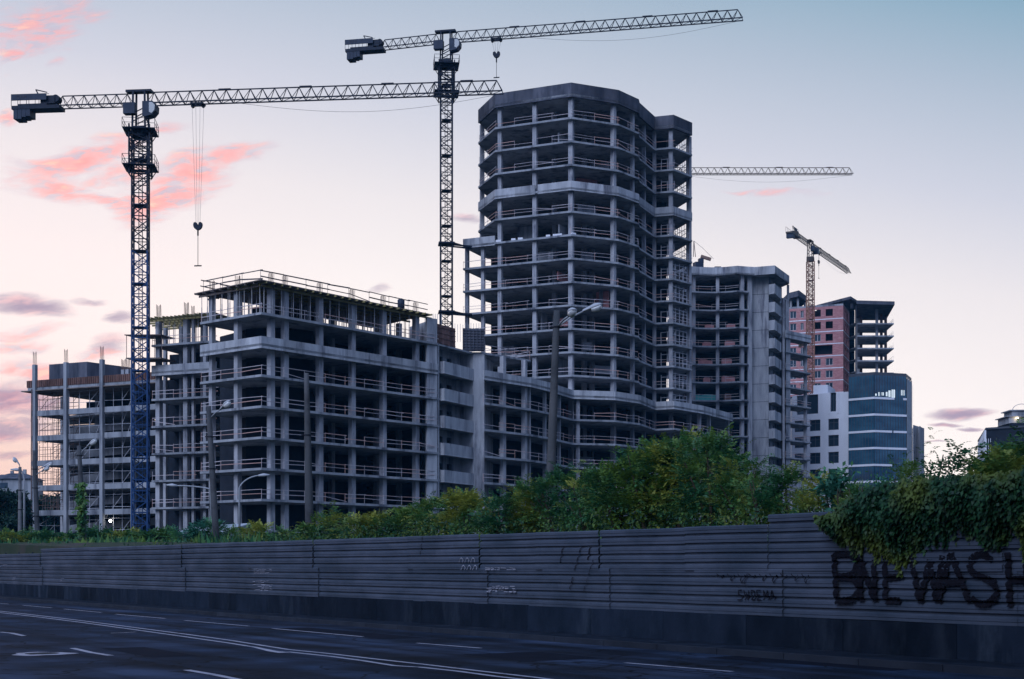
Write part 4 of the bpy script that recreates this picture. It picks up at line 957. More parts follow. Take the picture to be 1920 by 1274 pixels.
# ---------------- red brick tower with open slab wing, far behind
def block_e():
    Yb = 389.0
    t = thing('brick_apartment_tower', 'distant tower with red brick walls beside an open stack of bare slabs', 'building', (P(1581, 600, 386).x, 386, 5))
    a, b, c = V2(P(1470, 600, 392)), V2(P(1581, 600, 386)), V2(P(1592.5, 600, 398))
    zt = P(1581, 573, 386).z; st = 3.3
    rows = [EYE+(HY-y)/FX*388 for y in (587, 610.2, 633.4, 656, 679, 702, 725, 748, 771, 794)]
    wins = []
    for i, zc in enumerate(rows):
        h = .95
        def U(px): return px_u(px, a, b)
        stl = 'open' if i in (0, 1) else 'mull'
        for (x0, x1) in ((1481, 1493), (1501, 1507)): wins.append((U(x0), U(x1), zc-h, zc+h, 'mull' if i != 2 else 'open'))
        if i == 3: wins.append((U(1526.5), U(1561), zc-1.3, zc+1.2, 'open'))
        else:
            wins.append((U(1526.5), U(1539), zc-h, zc+h, stl)); wins.append((U(1548), U(1561.5), zc-h, zc+h, 'open' if i == 2 else stl))
    facade(t, a, b, 5, zt, wins, M['brick'], .35, fm='framew', name='brick_wall')
    L2 = (c-b).length; wins2 = []
    for i, zc in enumerate(rows): wins2.append((L2*.30, L2*.46, zc-1.1, zc+.9, 'open')); wins2.append((L2*.56, L2*.78, zc-1.1, zc+.9, 'open'))
    facade(t, b, c, 5, zt, wins2, M['brick'], .3, fm='framew', name='brick_side_wall')
    mb = MB()
    for zc in rows: mb.strip([a+Vector((0, -.05)), b+Vector((.02, -.05)), c+Vector((.05, 0))], .05, zc-1.85, zc-1.62)
    mb.build('string_course', M['white'], t)
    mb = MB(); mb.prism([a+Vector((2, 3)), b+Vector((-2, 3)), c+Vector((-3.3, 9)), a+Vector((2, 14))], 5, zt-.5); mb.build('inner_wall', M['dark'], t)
    mb = MB(); mb.strip([a, b, c], .4, zt, zt+.5); mb.build('ring_beam', M['conc'], t)
    zr = EYE+(HY-566)/FX*384
    r0, r1, r2 = V2(D(1533, 566, zr+1.0)), V2(D(1595, 553.5, zr+2.0)), V2(D(1608, 562, zr+2.0))
    r0 = V2(P(1531, 560, 396)); r1 = V2(P(1595, 560, 383)); r2 = V2(P(1609, 560, 390))
    mb = MB(); mb.prism([r0, r1, r2, r2+Vector((2, 14)), r0+Vector((3, 14))], zt+1.2, zt+1.9); mb.build('roof_slab', M['topband'], t)
    for px, y in ((1579, 388.5), (1597, 390)): q = V2(P(px, 560, y)); mb = MB(); mb.box((q.x, q.y, zt+.6), (.7, .7, 1.4)); mb.build('column', M['col'], t)
    # recessed dark bay with slab edges
    d0, d1 = V2(P(1592, 600, 399)), V2(P(1609, 600, 396)); mb = MB(); mb.strip([d0+Vector((0, 5)), d1+Vector((0, 5))], .3, 5, zt+1.2); mb.build('bay_wall', M['core'], t)
    for zc in rows: slab(t, [d0+Vector((0, -2)), d1+Vector((-.4, -4)), d1+Vector((0, 6)), d0+Vector((0, 6))], zc-1.6, .25)
    mb = MB(); q = V2(P(1607.5, 600, 393)); mb.box((q.x, q.y, (5+zt+1.2)/2), (.9, 1.6, zt-3.8)); mb.build('column', M['band'], t)
    # open slab wing
    zs = [EYE+(HY-y)/FX*388 for y in (620, 642.5, 665, 687.5, 710, 733, 756)]
    def wing(z, px1, px2, t_, dz=0): 
        return [V2(P(1607.5, 600, 376)), V2(P(px2, 600, 376)), V2(P(px1-2, 600, 390)), V2(P(1607.5, 600, 390))]
    for z in zs: slab(t, wing(z, 1660, 1676, .3), z, .35)
    mb = MB(); zz = EYE+(HY-574)/FX*374; w = [V2(P(1606, 600, 371)), V2(P(1677.5, 600, 372.5)), V2(P(1661, 600, 396)), V2(P(1606, 600, 396))]; mb.prism(w, zz, zz+.9); mb.build('roof_slab', M['topband'], t)
    for px, y in ((1614.5, 389), (1644, 379), (1652.5, 386), (1660.5, 389)): q = V2(P(px, 600, y)); mb = MB(); mb.box((q.x, q.y, (5+zz)/2), (.62, .62, zz-5)); mb.build('column', M['brownp' if px > 1650 or px < 1620 else 'col'], t)
    for z in zs[:4]: guard(t, [V2(P(1662, 600, 389)), V2(P(1676, 600, 376.4))][::-1], z, m='scafl', hs=(.6, 1.1), thick=.06)
    q = P(1637, 615, 390); mb = MB(); mb.box((q.x, q.y, zs[0]+1.1), (1.0, 1.0, 2.2)); mb.build('roof_box', M['core'], t)
    # concrete stair head left of it
    t2 = thing('unfinished_stair_head', 'small open concrete roof rising between the curved block and the crane mast', 'building', (P(1495, 560, 389).x, 388, 5))
    a, b, c = V2(P(1478, 560, 405)), V2(P(1498, 560, 401)), V2(P(1513, 560, 410)); z1 = EYE+(HY-546)/FX*402
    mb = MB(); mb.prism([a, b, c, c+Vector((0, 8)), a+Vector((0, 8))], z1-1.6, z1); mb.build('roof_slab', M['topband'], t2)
    for q in (V2(P(1483, 560, 406)), V2(P(1496, 560, 403.5)), V2(P(1509, 560, 410))): mb = MB(); mb.box((q.x, q.y, z1-4.2), (.5, .5, 5.2)); mb.build('column', M['col'], t2)
    mb = MB(); mb.prism([a+Vector((0, .4)), b+Vector((0, .4)), c+Vector((-.3, .3)), c+Vector((0, 8)), a+Vector((0, 8))], 5, z1-6.8); mb.build('wall', M['conc'], t2)
    mb = MB(); mb.prism([a+Vector((1, 4)), c+Vector((-1, 3)), c+Vector((-1, 7)), a+Vector((1, 7))], z1-6.8, z1-1.6); mb.build('stair_core', M['core'], t2)
block_e()

# ---------------- white office building and glass building
def block_gh():
    a, b = V2(P(1486, 760, 297)), V2(P(1591, 760, 290))
    t = thing('white_office_building', 'pale finished office facade with square dark windows beside the glass building', 'building', (b.x, b.y, 5))
    zt = P(1575, 737, 291).z; wins = []
    U = lambda px: px_u(px, a, b); Zy = lambda y, Y=293: EYE+(HY-y)/FX*Y
    for (y0, y1) in ((786.5, 807.5), (817, 838), (848.5, 869.5), (880, 901), (911, 932)):
        for (x0, x1) in ((1489.5, 1507), (1518, 1538), (1553, 1572.5)): wins.append((U(x0), U(x1), Zy(y1), Zy(y0), 'cross'))
    wins.append((U(1494), U(1534), Zy(775), Zy(739), 'mull')); wins.append((U(1557), U(1567.5), Zy(773), Zy(738), 'mull'))
    facade(t, a, b, 5, zt, wins, M['white'], .4, name='front_wall')
    mb = MB(); mb.strip([a+Vector((0, .45)), b+Vector((0, .45))], .1, 5, zt); mb.prism([a+Vector((0, .6)), b+Vector((-.1, .6)), b+Vector((0, 14)), a+Vector((0, 14))], 5, zt-.3); mb.build('rear_body', M['white'], t)
    for (x0, x1) in ((1552.5, 1556), (1569, 1572.5)):
        mb = MB(); p, q = a+(b-a).normalized()*U(x0), a+(b-a).normalized()*U(x1); mb.strip([p+Vector((0, -.12)), q+Vector((0, -.12))], .1, Zy(777), Zy(737)); mb.build('window_surround', M['white'], t)
    mb = MB(); p, q = V2(P(1525, 730, 296)), V2(P(1552, 730, 295)); mb.prism([p, q, V2(P(1566, 730, 303)), V2(P(1535, 730, 305))], zt-.5, EYE+(HY-722.5)/FX*295.5); mb.build('roof_room', M['white'], t)
    # glass building
    g = [V2(P(1591.5, 705, 288)), V2(P(1639, 701, 284.5)), V2(P(1699, 703.5, 287)), V2(P(1709, 711, 294))]
    t = thing('glass_office_building', 'dark blue glass curtain wall building with pale floor bands, far right', 'building', (g[1].x, g[1].y, 5))
    zt = EYE+(HY-703)/FX*286
    mb = MB(); mb.prism(g+[V2(P(1712, 700, 304)), V2(P(1600, 700, 304))], 5, zt-.25); mb.build('glass_body', M['cglass'], t)
    mb = MB(); mb.strip(g, .4, zt-.25, zt+.35); mb.build('roof_edge', M['frame'], t)
    out = inset(g, -.12, False); zy = lambda y: EYE+(HY-y)/FX*286
    bands = [(748, 0, 1.62), (748, 1.9, 2.0), (779, 0, 3), (810, 0, 1.55), (810, 1.6, 3), (841.5, 0, 3), (873, 0, 1.55), (904, 0, 3)]
    def at(u): k = min(int(u), 2); return out[k].lerp(out[k+1], u-k)
    for (y, u0, u1) in bands:
        us = [u0]+[k for k in (1, 2) if u0 < k < u1]+[u1]; mb = MB(); mb.strip([at(u) for u in us], .25, zy(y)-.22, zy(y)+.20); mb.build('floor_band', M['white'], t)
    mb = MB(); o2 = inset(g, -.06, False)
    for k, n in ((0, 9), (1, 12), (2, 3)):
        for j in range(n+1):
            p = o2[k].lerp(o2[k+1], j/n); mb.beam((p.x, p.y, 5), (p.x, p.y, zt-.2), .07)
    mb.build('mullion', M['frame'], t)
    # lit interior floor seen through the top storey
    wn = bpy.data.materials.new('bright_view_through'); wn.use_nodes = True; e = wn.node_tree.nodes['Principled BSDF']; e.inputs['Base Color'].default_value = (.8, .82, .8, 1); e.inputs['Emission Color'].default_value = (.75, .85, .8, 1); e.inputs['Emission Strength'].default_value = .55
    for (x0, x1, y0, y1) in ((1641, 1644, 740, 744), (1647, 1650, 737, 744), (1653, 1657, 737, 743), (1661, 1665, 736, 744), (1666, 1671, 733, 745), (1672, 1678, 731, 746), (1689, 1692, 731, 741), (1693.5, 1696, 731, 741)):
        k = g[1]+(g[2]-g[1])*0; dd = (g[2]-g[1]).normalized(); u0, u1 = px_u(x0, g[1], g[2]), px_u(x1, g[1], g[2]); p, q = g[1]+dd*u0, g[1]+dd*u1; mb = MB(); mb.strip([p+Vector((0, -.03)), q+Vector((0, -.03))], .02, zy(y1), zy(y0)); mb.build('lit_window', wn, t)
    # side panel
    mb = MB(); p, q = out[2], out[3]; mb.strip([p.lerp(q, .06), p.lerp(q, .94)], .1, 5, zt-.6, piece=3); mb.build('side_cladding', M['sheet'], t)
    # narrow grey block behind
    a, b = V2(P(1713, 800, 330)), V2(P(1733, 800, 338)); t = thing('narrow_grey_building', 'slim grey block with two lit openings just right of the glass building', 'building', (a.x, a.y, 5))
    zt = EYE+(HY-798)/FX*331; facade(t, a, b, 5, zt, [(.4, 1.3, zt-4.6, zt-2.2, 'open'), (.4, 1.3, zt-9, zt-6, 'open')], M['conc'], .3)
    mb = MB(); mb.strip([V2(P(1710, 800, 345)), a, a+Vector((0, .02))], .2, 5, zt); mb.strip([b, b+Vector((1, 12))], .2, 5, zt); mb.prism([a+Vector((1.6, .4)), b+Vector((-.02, .4)), b+Vector((1, 12)), a+Vector((1.6, 12))], 5, zt-.2); mb.build('side_wall', M['conc'], t)
    # block behind the trees at the right edge
    a, b, c = V2(P(1836, 800, 262)), V2(P(1848, 780, 238)), V2(P(1960, 780, 232))
    t = thing('corner_apartment_block', 'dark building with glazed side and domed roof room at the right edge', 'building', (b.x, b.y, 5)); zt = EYE+(HY-806)/FX*238
    mb = MB(); mb.prism([a, b, c, c+Vector((5, 30)), a+Vector((10, 10))], 4.5, zt); mb.build('wall', M['core'], t)
    mb = MB()
    for k in range(8): p = a.lerp(b, k/7)+Vector((-.1, -.05)); mb.beam((p.x, p.y, 5), (p.x, p.y, zt-.1), .28)
    for z in np.arange(8, zt, 3.0): mb.beam((a.x-.1, a.y, z), (b.x-.1, b.y, z), .2, .25)
    for k in range(3): p = b.lerp(c, .01+k*.035); mb.strip([p+Vector((0, -.05)), p+Vector((.35, -.05))], .1, 5, zt-1.5)
    mb.build('window_pier', M['white'], t)
    mb = MB(); mb.strip([a+Vector((-.3, 0)), b+Vector((-.1, -.3)), c], .5, zt, zt+.3); mb.build('cornice', M['frame'], t)
    mb = MB(); p = V2(P(1883, 780, 240)); mb.prism([p, p+Vector((10, 0)), p+Vector((10, 9)), p+Vector((0, 9))], zt, zt+.75); mb.prism([p+Vector((1.4, .8)), p+Vector((10, .8)), p+Vector((10, 8)), p+Vector((1.4, 8))], zt+.75, zt+1.4); mb.build('roof_step', M['core'], t)
    mb = MB(); mb.prism([p+Vector((1.3, 1.5)), p+Vector((7, 1.5)), p+Vector((7, 7)), p+Vector((1.3, 7))], zt+1.4, zt+2.5); mb.prism([p+Vector((.9, 1.2)), p+Vector((8, 1.2)), p+Vector((8, 7.4)), p+Vector((.9, 7.4))], zt+2.5, zt+2.62)
    mb.prism([p+Vector((2.0, 2)), p+Vector((6, 2)), p+Vector((6, 6)), p+Vector((2.0, 6))], zt+2.62, zt+3.55); mb.prism([p+Vector((1.6, 1.7)), p+Vector((6.4, 1.7)), p+Vector((6.4, 6.4)), p+Vector((1.6, 6.4))], zt+3.55, zt+3.7)
    for k in range(10):
        a0, a1 = math.pi*k/10, math.pi*(k+1)/10; mb.beam((p.x+4-1.6*math.cos(a0), p.y+3, zt+3.7+1.1*math.sin(a0)), (p.x+4-1.6*math.cos(a1), p.y+3, zt+3.7+1.1*math.sin(a1)), .08)
    mb.build('roof_room', M['conc'], t)
    em = bpy.data.materials.new('warm_lit_lamp'); em.use_nodes = True; e = em.node_tree.nodes['Principled BSDF']; e.inputs['Emission Color'].default_value = (1, .8, .5, 1); e.inputs['Emission Strength'].default_value = 14
    q = Vector((p.x+2.55, p.y+1.1, zt+2.15)); mb = MB(); mb.tube([q+Vector((0, 0, -.2)), q, q+Vector((0, 0, .2))], [.1, .24, .1], 10); mb.build('lit_lamp', em, t, True)
block_gh()

# ------------------------------------------------------------------ tower cranes
def lattice_mast(mb, c, z0, z1, w, bay, th, rot=0.0, ladder=True):
    ca, sa = math.cos(rot), math.sin(rot); Q = lambda x, y, z: (c[0]+x*ca-y*sa, c[1]+x*sa+y*ca, z)
    h = w/2; cs = [(-h, -h), (h, -h), (h, h), (-h, h)]
    for x, y in cs: mb.beam(Q(x, y, z0), Q(x, y, z1), th, th)
    n = max(1, round((z1-z0)/bay))
    for k in range(n):
        a, b = z0+(z1-z0)*k/n, z0+(z1-z0)*(k+1)/n
        for i in range(4):
            p, q = cs[i], cs[(i+1) % 4]; mb.beam(Q(*p, a), Q(*q, a), th*.55)
            m_ = (a+b)/2
            if k % 2: mb.beam(Q(*p, a), Q(*q, b), th*.6)
            else: mb.beam(Q(*q, a), Q(*p, b), th*.6)
    if ladder:
        for x in (-.2, .2): mb.beam(Q(x, h*.1, z0), Q(x, h*.1, z1), .08)
        z = z0
        while z < z1: mb.beam(Q(-.2, h*.1, z), Q(.2, h*.1, z), .045); z += .45
        for k in range(0, n, 4):
            a = z0+(z1-z0)*k/n; mb.v and mb.box((c[0], c[1], a), (w*.8, w*.8, .06), rot)
def truss(mb, p, q, w, h, bay, th, taper=1.0, endcap=True):          # triangular: one top chord, two bottom chords
    p, q = Vector(p), Vector(q); L_ = (q-p).length; d = (q-p)/L_; s_ = d.cross(Vector((0, 0, 1))).normalized(); up = Vector((0, 0, 1)); n = round(L_/bay)
    B = lambda k, sg: p+d*(L_*k/n)+s_*(sg*w/2); T = lambda k: p+d*(L_*(k+.5)/n)+up*(h*(1+(taper-1)*k/n))
    for sg in (-1, 1): mb.beam(B(0, sg), B(n, sg), th, th)
    mb.beam(T(0), T(n-1), th*.9)
    for k in range(n):
        for sg in (-1, 1): mb.beam(B(k, sg), T(k), th*.5); mb.beam(T(k), B(k+1, sg), th*.5)
        mb.beam(B(k, -1), B(k, 1), th*.5); mb.beam(B(k, -1), B(k+1, 1), th*.35)
def platform(t, c, z, w, mname, rot):
    mb = MB(); W = w; ca, sa = math.cos(rot), math.sin(rot); Q = lambda x, y: Vector((c[0]+x*ca-y*sa, c[1]+x*sa+y*ca))
    h = W/2; i = w*.28; pts = [(-h, -h), (h, -h), (h, h), (-h, h)]
    for (x, y, sx, sy) in ((0, -(h+i)/2, W, h-i), (0, (h+i)/2, W, h-i), (-(h+i)/2, 0, h-i, 2*i), ((h+i)/2, 0, h-i, 2*i)):
        p = Q(x, y); mb.box((p.x, p.y, z), (sx, sy, .09), rot)
    for sx in (-1, 1):
        for sy in (-1, 1): p, q = Q(sx*h*.95, sy*h*.5), Q(sx*i, sy*i); mb.beam((p.x, p.y, z-.05), (q.x, q.y, z-1.1), .08)
    o = mb.build('platform', M[mname], t)
    mb = MB()
    for a, b in zip(pts, pts[1:]+pts[:1]):
        p, q = Q(*a), Q(*b)
        for hh in (.55, 1.1): mb.beam((p.x, p.y, z+hh), (q.x, q.y, z+hh), .045)
        mb.beam((p.x, p.y, z), (p.x, p.y, z+1.1), .05); r = p.lerp(q, .5); mb.beam((r.x, r.y, z), (r.x, r.y, z+1.1), .045)
    mb.build('railing', M[mname], o)
def crane(label, c, z0, zj, w, tip, back_len, mm, mj, rot=.0, text=None, trolley=None, drop=None, small=False, cage=None, blue_to=None, name='tower_crane', tie=None, tilt=0.0):
    c = V2(c); t = thing(name, label, 'crane', (c.x, c.y, z0), 'tower cranes over the building site'); th = .17 if not small else .2
    ztop = zj-2.9
    zm = z0+(ztop-.9-z0)*(.72 if mm == 'craneb' else 1.0); mb = MB(); lattice_mast(mb, c, z0, zm, w, 1.25, th, rot); mb.build('mast', M[mm], t)
    if zm < ztop-1: mb = MB(); lattice_mast(mb, c, zm+.02, ztop-.9, w, 1.25, th, rot); mb.build('mast', M[mj], t)  # upper blue mast takes the darkened copy, its backlight painted in
    tip = Vector(tip); d = (V2(tip)-c); L_ = d.length; d = d/L_; s_ = Vector((d.y, -d.x)); ang = math.atan2(d.y, d.x)
    X = lambda u, v=0.0: c+d*u+s_*v
    # slewing ring, head frame
    mb = MB(); mb.prism([X(w*.65*math.cos(a), w*.65*math.sin(a)) for a in [k*math.pi/6 for k in range(12)][::-1]], ztop-.9, ztop-.2); mb.prism([X(.8, -.8), X(.8, .8), X(-.8, .8), X(-.8, -.8)], ztop-.2, ztop+.25); mb.build('slewing_ring', M[mj], t)
    mb = MB()
    for (u, v) in ((-.75, -.6), (.75, -.6), (.75, .6), (-.75, .6)): mb.beam((*X(u, v), ztop+.2), (*X(u*.9, v*.9), zj+1.45), .2)
    for zz in (ztop+.8, ztop+1.7): mb.beam((*X(-.75, -.6), zz), (*X(.75, -.6), zz+.7), .1); mb.beam((*X(-.75, .6), zz), (*X(.75, .6), zz+.7), .1); mb.beam((*X(.75, -.6), zz), (*X(.75, .6), zz+.5), .1)
    mb.prism([X(-1.6, .5), X(1.4, .5), X(1.4, -.5), X(-1.6, -.5)][::-1], zj+1.35, zj+1.6); mb.build('tower_head', M[mj], t)
    # jib and counter-jib
    p0 = Vector((*X(.9), zj)); mb = MB(); truss(mb, p0, tip, 1.15, 1.35, 1.42, .13); k = tip+Vector((0, 0, 1.1))
    for fr in (.22, .45, .68, .9):
        q = p0.lerp(tip, fr); mb.box((q.x, q.y, q.z+1.4), (1.4, .3, .16), ang)
    mb.build('jib', M[mj], t)
    mb = MB(); n = 24                                   # sagging signal line below the jib
    mb.tube([p0.lerp(tip, .25+.75*i/n)+Vector((0, 0, -.15-1.5*math.sin(math.pi*i/n)**1)) for i in range(n+1)], .018, 4); mb.build('sag_line', M['cable'], t)
    e = Vector((*X(-back_len*.66), zj+tilt)); b0 = Vector((*X(-.9), zj)); mb = MB(); truss(mb, b0, e, 1.3, 1.25, 1.35, .12); mb.build('counter_jib', M[mj], t)
    zz = zj+tilt; mb = MB(); mb.prism([X(-back_len, -.85), X(-back_len*.62, -.85), X(-back_len*.62, .85), X(-back_len, .85)], zz-.35, zz+.05)
    mb.prism([X(-back_len*.95, -.8), X(-back_len*.72, -.8), X(-back_len*.72, .8), X(-back_len*.95, .8)], zz+.05, zz+.25)
    mb.beam((*X(-back_len, .85), zz+1.3), (*X(-back_len*.7, .85), zz+1.3), .05); mb.beam((*X(-back_len, -.85), zz+1.3), (*X(-back_len*.7, -.85), zz+1.3), .05)
    for u in (1, .93, .86, .78): 
        for v in (-.85, .85): mb.beam((*X(-back_len*u, v), zz), (*X(-back_len*u, v), zz+1.3), .05)
    mb.build('machine_deck', M[mj], t)
    mb = MB()
    for i in range(4):
        u = back_len*.985-i*.5; mb.prism([X(-u, -.8), X(-u+.46, -.8), X(-u+.46, .8), X(-u, .8)], zz-1.45+.1*i*(i > 1), zz-.35)
    mb.build('counterweight', M['cranel'], t)
    mb = MB(); q = X(-back_len*.72); mb.box((q.x, q.y, zz+.75), (1.7, 1.2, .9), ang); q = X(-back_len*.66); mb.tube([(*X(-back_len*.66, -.5), zz+.9), (*X(-back_len*.66, .5), zz+.9)], .42, 12); mb.build('winch', M[mj], t)
    mb = MB(); q = X(-back_len*.86, .9); mb.box((q.x, q.y, zz+.98), (4.2 if not small else 2.4, .1, .72), ang); sg = mb.build('sign_board', M['cranel'], t)
    q = X(-back_len*.93); mb = MB(); mb.beam((*X(-back_len*.80), zz+1.3), (*X(-back_len*.83), zz+2.1), .12); mb.beam((*X(-back_len*.83), zz+2.1), (*X(-back_len*.74), zz+1.75), .1); mb.build('davit', M[mj], t)
    if text:
        q = X(-back_len*.86, .965)
        text_part('sign_letters', text, M['railm'], (q.x-d.x*1.4, q.y-d.y*1.4, zz+.74), (d.x, d.y, 0), .62, t, .015)
    # cab and electric box
    mb = MB(); prof_ = [(.8, -1.7), (.8, -.05), (2.0, -.05), (2.35, -.5), (2.3, -1.15), (1.9, -1.6), (1.1, -1.8)]
    for sgn in (0,):
        i = len(mb.v); n = len(prof_)
        for v in (.35, 1.7):
            for (u, z) in prof_: mb.v.append((*X(u, v), zj+z-.1))
        mb.f.append(tuple(range(i, i+n))); mb.f.append(tuple(range(i+2*n-1, i+n-1, -1)))
        for k in range(n): l = (k+1) % n; mb.f.append((i+l, i+k, i+n+k, i+n+l))
    cab = mb.build('cab', M['cranel'], t)
    mb = MB(); g_ = [(1.6, -.2), (1.97, -.2), (2.28, -.55), (2.22, -1.1), (1.9, -1.45), (1.6, -1.3)]
    mb.quad(*[(*X(u, 1.72), zj+z-.1) for u, z in g_]); mb.build('cab_window', M['glass'], cab)
    mb = MB(); q = X(-.9, .9); mb.box((q.x, q.y, zj-.75), (1.35, .9, 1.25), ang); mb.build('electric_box', M['cranel'], t)
    if cage:
        zc0, zc1 = cage; mb = MB(); lattice_mast(mb, c, zc0, zc1, w+.55, 1.0, .16, rot, False); mb.build('climbing_cage', M[mj], t)
        platform(t, c, zc1-.6, w+1.9, mj, rot); platform(t, c, zc0+.9, w+1.9, mj, rot)
    if trolley:
        u = trolley; zt_ = p0.lerp(tip, (u-.9)/(L_-.9)).z; mb = MB()
        for v in (-.5, .5): mb.beam((*X(u-.75, v), zt_-.2), (*X(u+.75, v), zt_-.2), .16)
        for du in (-.6, .6): mb.beam((*X(u+du, -.6), zt_-.15), (*X(u+du, .6), zt_-.15), .18); mb.tube([(*X(u+du, -.15), zt_-.4), (*X(u+du, .15), zt_-.4)], .2, 10)
        mb.build('trolley', M[mj], t)
        zb, zl = drop; mb = MB()
        for du in (-.68, -.25, .25, .68): mb.tube([(*X(u+du), zt_-.4), (*X(u+du*.35), zb+.4)], .014, 4)
        mb.build('hoist_cable', M['cable'], t)
        mb = MB(); o = X(u); i = len(mb.v)
        for v in (-.18, .18):
            for k in range(9): a = math.pi+math.pi*k/8; mb.v.append((*X(u+.52*math.cos(a), v), zb+.35+.62*math.sin(a)))
        n = 9; mb.f.append(tuple(range(i, i+n))); mb.f.append(tuple(range(i+2*n-1, i+n-1, -1)))
        for k in range(n): l = (k+1) % n; mb.f.append((i+l, i+k, i+n+k, i+n+l))
        for du in (-.3, .3): mb.tube([(*X(u+du, -.14), zb+.42), (*X(u+du, .14), zb+.42)], .22, 10)
        mb.build('hook_block', M[mj], t)
        mb = MB(); mb.tube([(o.x, o.y, zb-.25), (o.x, o.y, zl)], .035, 5); mb.tube([(o.x, o.y, zb-.25), (o.x, o.y, zb-.9)], .09, 6)
        mb.beam((*X(u-.42), zl), (*X(u+.42), zl), .12); mb.build('sling', M['dark'], t)
    return t
k1 = 165.0
c1 = V2(P(263.5, 900, k1)); zj1 = EYE+(HY-196.5)/FX*k1
crane('nearest tower crane on a blue lattice mast, its long jib reaching right across the sky', c1, 4.2, zj1, 1.72, P(943, 173.5, 161), 15.0, 'craneb', 'crane', .12, 'SYM', 6.75, (EYE+(HY-430)/FX*k1, EYE+(HY-501)/FX*k1), cage=(EYE+(HY-330)/FX*k1, EYE+(HY-238)/FX*k1))
k2 = 207.0
c2 = V2(P(837, 600, k2)); zj2 = EYE+(HY-79)/FX*k2
tc2 = crane('highest tower crane, dark mast beside the tall tower and jib across the top', c2, 5.2, zj2, 1.66, P(1393, 36, 199), 14.9, 'crane', 'crane', .1, 'SYM', 7.35, (EYE+(HY-112)/FX*k2, EYE+(HY-152)/FX*k2), cage=(EYE+(HY-188)/FX*k2, EYE+(HY-117)/FX*k2), tilt=-.35)
for z in (EYE+(HY-458)/FX*k2, EYE+(HY-586)/FX*k2):
    mb = MB()
    mb.box((c2.x, c2.y, z), (2.3, 2.3, .22), .1)
    for dy in (-.4, .9): mb.beam((c2.x-.8, c2.y+dy, z), (c2.x+3.6, c2.y+dy+2.0, z), .2); 
    mb.beam((c2.x+.9, c2.y-1, z), (c2.x+3.6, c2.y+2.8, z), .16)
    mb.build('wall_tie', M['crane'], tc2)
k3 = 300.0; c3 = V2(P(1160, 600, k3)); crane('crane hidden behind the tall tower, only its level jib showing right of it', c3, 5.6, EYE+(HY-327)/FX*k3, 1.8, P(1599, 327, k3*1.0), 13.0, 'craney', 'craney', .1, small=True, cage=None)
k4 = 371.0; c4 = V2(P(1519.5, 600, k4)); crane('small distant crane with an orange mast standing before the red brick tower', c4, 5.6, EYE+(HY-463)/FX*k4, 1.6, P(1592, 513, 406), 19.0, 'craneo', 'craney', .1, small=True, trolley=8, drop=(EYE+(HY-482)/FX*k4, EYE+(HY-512)/FX*k4))
print('core done')
#PART2
# ------------------------------------------------------------------ lamps and poles
def concrete_pole(t, b, top, r0, r1, m='pole'):
    mb = MB(); n = 9; mb.tube([b.lerp(top, k/n) for k in range(n+1)], [r0+(r1-r0)*k/n for k in range(n+1)], 10)
    mb.build('pole_shaft', M[m], t, True)
def clamp(t, b, top, f, r):
    p = b.lerp(top, f); mb = MB(); mb.tube([p+Vector((0, 0, -.03)), p+Vector((0, 0, .03))], r, 10); mb.beam(p+Vector((r, 0, 0)), p+Vector((r+.14, -.03, .02)), .05); mb.beam(p+Vector((-r-.1, 0, 0)), p+Vector((-r, -.03, .02)), .05); mb.build('clamp_band', M['dark'], t)
def cobra(t, p, q, L_=.78, w=.30):                      # lamp head with its glass, along p->q
    p, q = Vector(p), Vector(q); d = (q-p).normalized(); s_ = d.cross(Vector((0, 0, 1))).normalized(); up = s_.cross(d)
    def loft(prof, lo, hi):
        mb = MB(); n = 12; base = 0
        for (u, ww, hh) in prof:
            c = p+d*(u*L_)
            for j in range(n):
                a = 2*math.pi*j/n; y, z = math.cos(a), math.sin(a); z = max(z, lo) if lo is not None else z; z = min(z, hi) if hi is not None else z
                mb.v.append(tuple(c+s_*(y*ww*w)+up*(z*hh*w)))
        for k in range(len(prof)-1):
            for j in range(n): a = k*n+j; b = k*n+(j+1) % n; mb.f.append((a, b, b+n, a+n))
        mb.f.append(tuple(range(n))[::-1]); mb.f.append(tuple(range((len(prof)-1)*n, len(prof)*n))); return mb
    h = loft([(-.05, .10, .10), (.0, .22, .22), (.25, .28, .28), (.42, .40, .34), (.62, .52, .42), (.82, .48, .36), (.96, .28, .22), (1.0, .08, .08)], -.15, None).build('lamp_head', M['lampb'], t, True)
    loft([(.40, .34, .40), (.55, .46, .62), (.72, .48, .66), (.88, .38, .48), (.95, .2, .25)], None, -.12).build('lamp_glass', M['lampg'], h, True)
def street_lamp(label, base, top, r0, r1, arms, m='pole', lamp=.78, arm_r=.035, clamps=(.5,), group='old concrete street lamp poles behind the fence', nm='street_lamp'):
    t = thing(nm, label, 'street lamp' if arms else 'pole', base, group)
    concrete_pole(t, base, top, r0, r1, m)
    for f in clamps: clamp(t, base, top, f, r0+(r1-r0)*f+.02)
    for (a, b, c, sz) in arms:
        mb = MB(); mid = a.lerp(b, .5)+Vector((0, 0, .06)); mb.tube([a, mid, b], arm_r, 8); mb.build('lamp_arm', M['galv'], t, True)
        if c is not None: cobra(t, b, c, sz, .32)
    return t
def gz(px, Y): x = (px-CX)/FX*Y; return Vector((x, Y, terr(x, Y)-.1))
Y = 53.0; b = gz(1028, Y); tp = P(1044, 583, Y)
street_lamp('thick leaning concrete lamp pole with two lamp heads, in front of the tall tower', b, tp, .20, .115,
    [(P(1046, 613, Y), P(1067, 593, Y-1.2), P(1077, 578, Y-2.2), .85), (P(1046, 613, Y), P(1094, 584, Y), P(1131, 570, Y), .72)], m='poled', clamps=(.31, .93))
Y = 61.0; b = gz(581, Y); tp = P(574.5, 700, Y)
